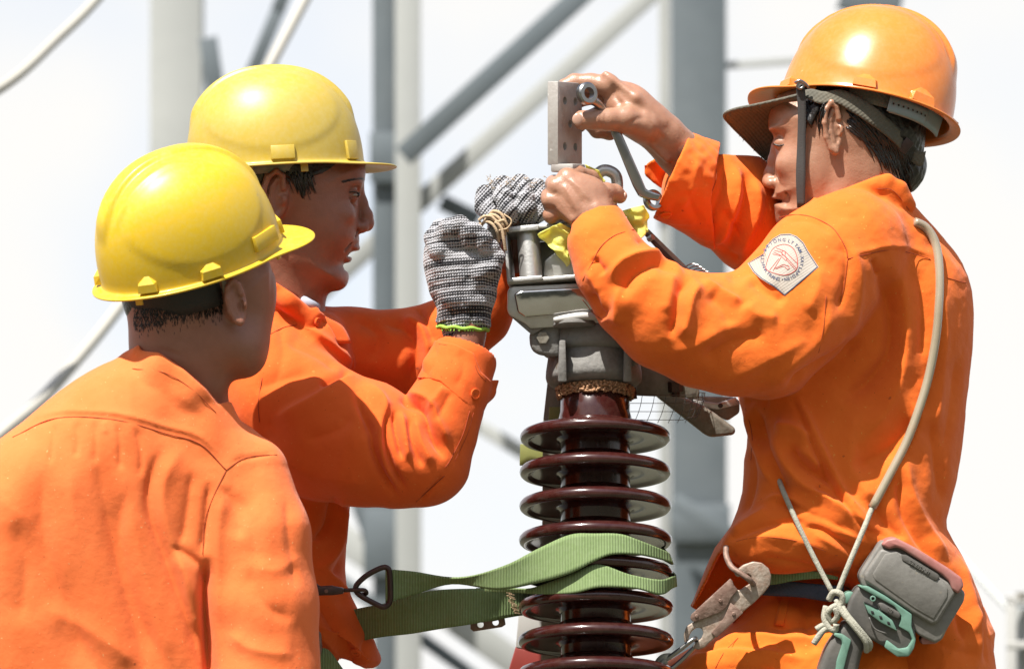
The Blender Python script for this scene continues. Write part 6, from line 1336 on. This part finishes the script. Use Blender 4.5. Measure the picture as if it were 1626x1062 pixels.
# ------------------------------------------------------------------ what he carries
def carried():
    mb = MB(); mb.ribbon([G(1190, 895, 0), G(1225, 898, -22), G(1265, 902, -32), G(1300, 908, -34), G(1330, 915, -30)], [G(1190, 925, 0), G(1225, 928, -22), G(1260, 922, -32), G(1300, 918, -34), G(1330, 920, -30)], 7, 5, 6)
    o = mb.build('waist_belt', M_WEB, None, True); tag(o, 'green webbing waist belt under the lifted jacket hem of the right worker', 'belt')
    # cord in a hose
    root = empty('tool_cord', G(1325, 950, -60), 'pale cord sheathed in clear hose, hung over the shoulder down to the cordless tool', 'cord')
    hp = [(1452, 352), (1470, 362), (1484, 385), (1491, 420), (1492, 470), (1487, 530), (1476, 590), (1462, 640), (1440, 700), (1414, 752), (1385, 806)]
    P = [];
    for x, y in hp: P.append(G(x, y, JS.z(x, y, 5)-6))
    P = np.array(P)
    for _ in range(2): P[1:-1, 2] = (P[:-2, 2]+2*P[1:-1, 2]+P[2:, 2])/4
    mb = MB(); mb.tube(P, 7.2, 14, 5); mb.build('hose', M_HOSE, root, True)
    mb = MB(); P2 = [P[-2]+[0, 0, 0], P[-1]+[0, 0, -1], G(1372, 838, -80), G(1348, 895, -95), G(1328, 945, -100)]; mb.tube(P2, 4.4, 12, 4)
    mb.tube([G(1237, 762, JS.z(1237, 762)+4), G(1246, 785, JS.z(1246, 785)-5), G(1266, 830, JS.z(1266, 830)-8), G(1290, 880, -84), G(1324, 945, -98)], 4.2, 12, 5)
    # knot, loops and tails
    mb.tube([G(1316, 952, -104), G(1324, 940, -110), G(1336, 944, -112), G(1336, 958, -110), G(1322, 964, -112), G(1314, 974, -108), G(1320, 986, -106), G(1330, 978, -112), G(1326, 964, -114)], 5.2, 12, 5)
    mb.tube([G(1312, 962, -100), G(1309, 980, -104), G(1316, 996, -108), G(1326, 1000, -108), G(1328, 990, -112)], 5.2, 12, 5)
    mb.tube([G(1328, 952, -108), G(1336, 970, -116), G(1356, 994, -122), G(1374, 1018, -120), G(1376, 1034, -110)], 4.6, 12, 5)
    mb.tube([G(1334, 956, -106), G(1344, 974, -116), G(1362, 996, -122), G(1381, 1020, -116), G(1380, 1030, -104)], 4.6, 12, 5)
    mb.tube([G(1318, 996, -106), G(1308, 1000, -108), G(1300, 1010, -108), G(1292, 1022, -106)], [5, 5, 5.4, 5], 12, 4); mb.tube([G(1318, 990, -104), G(1306, 993, -106), G(1296, 999, -106)], [5, 5, 5], 12, 4)
    mb.build('braided_cord', M_CORD, root, True)
    # cordless tool
    root = empty('cordless_drill', G(1420, 950, -60), 'grey and green cordless drill hanging upside down with its scuffed battery on top', 'drill')
    Zb = -118
    def zc(L): return [(1200+a/4.39, 820+b/4.39) for a, b in L]
    mb = MB(); mb.prism(zc([(712, 410), (726, 372), (858, 172), (892, 158), (1000, 212), (1345, 420), (1448, 520), (1440, 580), (1325, 770), (1286, 850), (1240, 872), (1130, 820), (1000, 700), (730, 470)]), Zb+6, Zb+78, 7, seg=3); bt = mb.build('battery_body', M_BATT, root)
    mb = MB(); mb.prism(zc([(752, 400), (870, 222), (985, 236), (1345, 452), (1395, 530), (1268, 738), (1226, 752), (1090, 670), (760, 450)]), Zb-3, Zb+12, 5, seg=3); mb.build('battery_face', M_BATT, root)
    mb = MB(); mb.prism(zc([(812, 402), (900, 258), (985, 244), (1020, 300), (1250, 440), (1290, 430), (1340, 500), (1335, 560), (1240, 715), (1110, 640), (830, 440)]), Zb-5, Zb+2, 2.2); mb.build('raised_panel', M_BATT, bt)
    mb = MB(); mb.prism(zc([(862, 190), (905, 152), (965, 140), (1100, 208), (1330, 350), (1425, 420), (1440, 480), (1402, 534), (1355, 498), (1338, 448), (1290, 400), (1010, 222), (965, 206), (920, 224)]), Zb-6, Zb+60, 4, seg=3); mb.build('red_end_cap', M_RED, root)
    mb = MB(); mb.prism(zc([(1014, 262), (1050, 266), (1270, 400), (1282, 418), (1262, 446), (1240, 438), (1020, 300)]), Zb-6.5, Zb-4, .8); lb = mb.build('name_strip', M_RUB, bt)
    mb = MB(); mb.prism(zc([(1140, 840), (1180, 812), (1280, 812), (1284, 850), (1250, 880), (1150, 884)]), Zb+14, Zb+60, 3); mb.build('release_button', M_RED, root)
    # housing
    mb = MB(); mb.prism(zc([(700, 480), (770, 470), (900, 540), (1080, 660), (1104, 800), (1110, 860), (1070, 960), (1010, 968), (890, 900), (780, 840), (640, 700), (620, 650), (650, 560)]), Zb+2, Zb+70, 8, seg=3); mb.build('tool_housing', M_RUB, root)
    mb = MB(); mb.prism(zc([(706, 476), (776, 478), (900, 548), (1084, 676), (1080, 760), (1110, 850), (1098, 910), (1060, 968), (980, 970), (890, 905), (905, 850), (990, 915), (1050, 905), (1085, 850), (1062, 800), (990, 760), (1010, 690), (960, 620), (850, 560), (740, 500)]), Zb-4, Zb+40, 2.5); mb.build('green_housing', M_GRN, root)
    mb = MB(); mb.prism(zc([(748, 588), (845, 640), (950, 720), (984, 794), (870, 735), (780, 668)]), Zb-7, Zb+20, 2); gv = mb.build('vent_panel', M_GRN, root)
    mb = MB()
    for a, b in ((812, 668), (870, 703), (924, 742)): mb.prism(zc([(a-12, b-16), (a+8, b-12), (a+16, b+12), (a-6, b+8)]), Zb-8, Zb, 1)
    mb.prism(zc([(752, 592), (770, 592), (850, 634), (846, 642), (760, 602)]), Zb-8, Zb, 1); mb.build('vent_slot', M_BLK, gv)
    mb = MB(); mb.disc(G(*zc([(817, 570)])[0], Zb-4), 4.6, 4, (0, 0, -1), 24, 2.6, .6); mb.build('screw_boss', M_GRN, root)
    mb = MB(); mb.disc(G(*zc([(817, 570)])[0], Zb-2), 2.6, 3, (0, 0, -1), 16); mb.build('screw', M_BLK, root)
    mb = MB(); mb.prism(zc([(850, 600), (880, 596), (1000, 664), (1010, 690), (990, 712), (870, 650)]), Zb-6.5, Zb+10, 2.5); dp = mb.build('mark_plate', M_RUB, root)
    mb = MB(); mb.prism(zc([(600, 560), (620, 525), (650, 515), (690, 530), (660, 580), (640, 612), (615, 600)]), Zb+16, Zb+50, 4); mb.build('direction_button', M_GRN, root)
    mb = MB(); mb.tube([G(*zc([(790, 700)])[0], Zb-4), G(*zc([(830, 780)])[0], Zb-6), G(*zc([(910, 815)])[0], Zb-4)], 1.5, 6, 5); mb.build('housing_rib', M_RUB, root, True)
    # grip going down out of the picture
    mb = MB(); mb.prism(zc([(560, 790), (620, 700), (780, 850), (735, 940), (700, 1100), (640, 1700), (330, 1700), (425, 1060), (480, 900)]), Zb+6, Zb+66, 14, seg=4); mb.build('grip', M_RUB, root)
    mb = MB(); mb.prism(zc([(545, 805), (600, 812), (664, 856), (640, 940), (600, 1100), (560, 1500), (500, 1500), (560, 1000), (600, 880), (590, 850), (540, 825)]), Zb+1, Zb+30, 3); mb.build('green_grip_trim', M_GRN, root)
    for txt, (a, b), ang, sz, par, zz in (('BL', (935, 650), 180-31, 9, dp, Zb-7.4), ('18V SERIES', (1142, 350), 180-31, 8.2, lb, Zb-7.4)):
        cu = bpy.data.curves.new('t', 'FONT'); cu.body = txt; cu.size = 1; cu.align_x = 'CENTER'; cu.align_y = 'CENTER'; cu.extrude = .06
        ob = bpy.data.objects.new('t', cu); COL.objects.link(ob); me = ob.evaluated_get(bpy.context.evaluated_depsgraph_get()).to_mesh()
        px, py = zc([(a, b)])[0]; c_, s_ = math.cos(R(ang)), math.sin(R(ang)); g = MB()
        g.add([G(px+(v.co.x*c_-v.co.y*s_)*sz, py-(v.co.x*s_+v.co.y*c_)*sz, zz-v.co.z*sz) for v in me.vertices], [list(p.vertices) for p in me.polygons]); bpy.data.objects.remove(ob, do_unlink=True)
        me2 = bpy.data.meshes.new('raised_lettering'); ob = bpy.data.objects.new('raised_lettering', me2); COL.objects.link(ob); W_ = world(np.array(g.v))-origin(par); me2.from_pydata([tuple(v) for v in W_], [], g.f); me2.materials.append(M_BATT); ob.parent = par
    # big snap hook at the hip
    root = empty('scaffold_hook', G(1180, 950, -50), 'large worn steel scaffold hook hanging below the raised jacket hem', 'hook')
    def zh(L): return [(1040+a/5.009, 850+b/5.009) for a, b in L]
    mb = MB(); mb.prism(zh([(630, 290), (700, 232), (780, 205), (850, 215), (905, 260), (925, 320), (915, 390), (870, 450), (790, 530), (700, 605), (600, 700), (500, 790), (430, 850), (400, 885), (350, 905), (300, 895), (318, 850), (370, 815), (385, 770), (370, 735), (330, 730), (290, 760), (270, 800), (260, 850), (235, 850), (228, 790), (250, 720), (300, 690), (380, 640), (500, 560), (580, 480), (640, 430), (680, 430), (770, 370), (765, 320), (740, 305), (700, 310), (660, 330), (640, 320)]), -92, -80, 3, seg=3); mb.build('hook_body', M_RUSTL, root)
    mb = MB(); mb.prism(zh([(280, 655), (290, 625), (600, 340), (618, 362), (625, 390), (660, 430), (600, 500), (570, 560), (530, 605), (320, 685), (295, 680)]), -97, -91, 1.2); kp = mb.build('keeper_plate', M_RUST, root)
    mb = MB(); mb.prism(zh([(600, 530), (700, 610), (490, 808), (445, 770), (545, 655)]), -98, -74, 1.2); mb.build('gate_plate', M_RUST, root)
    for a, b, z_ in ((330, 640, -98), (520, 518, -98), (625, 622, -99)):
        mb = MB(); mb.disc(G(*zh([(a, b)])[0], z_), 3, 2.4, (0, 0, -1), 16, 0, 1); mb.build('rivet', M_RUST, root)
    mb = MB(); mb.tube([G(*zh([p])[0], z_) for p, z_ in (((565, 90), -60), ((570, 170), -76), ((610, 250), -96), ((680, 300), -104), ((750, 350), -104), ((790, 395), -86))], 4.6, 12, 5); mb.build('ring_bar', M_RUST, root, True)
    mb = MB(); mb.tube([G(*zh([p])[0], z_) for p, z_ in (((330, 835), -84), ((310, 820), -97), ((200, 905), -98), ((60, 1010), -96), ((40, 1060), -92), ((90, 1080), -84), ((200, 1000), -80), ((320, 880), -78), ((340, 860), -80))], 3.6, 12, 4, closed=False); o = mb.build('karabiner', M_CHR, None, True); tag(o, 'bright steel karabiner clipped through the eye of the scaffold hook', 'karabiner')
    mb = MB(); mb.tube([G(*zh([p])[0], z_) for p, z_ in (((120, 960), -90), ((60, 970), -98), ((20, 1020), -98), ((30, 1090), -90), ((-40, 1160), -90), ((-80, 1300), -90))], 5.5, 12, 4); mb.tube([G(*zh([p])[0], z_) for p, z_ in (((90, 990), -104), ((50, 1030), -104), ((70, 1080), -100))], 5, 12, 4); o = mb.build('rope', M_CORD, None, True); tag(o, 'pale rope tied to the karabiner at the bottom edge beside the insulator', 'rope')
carried()
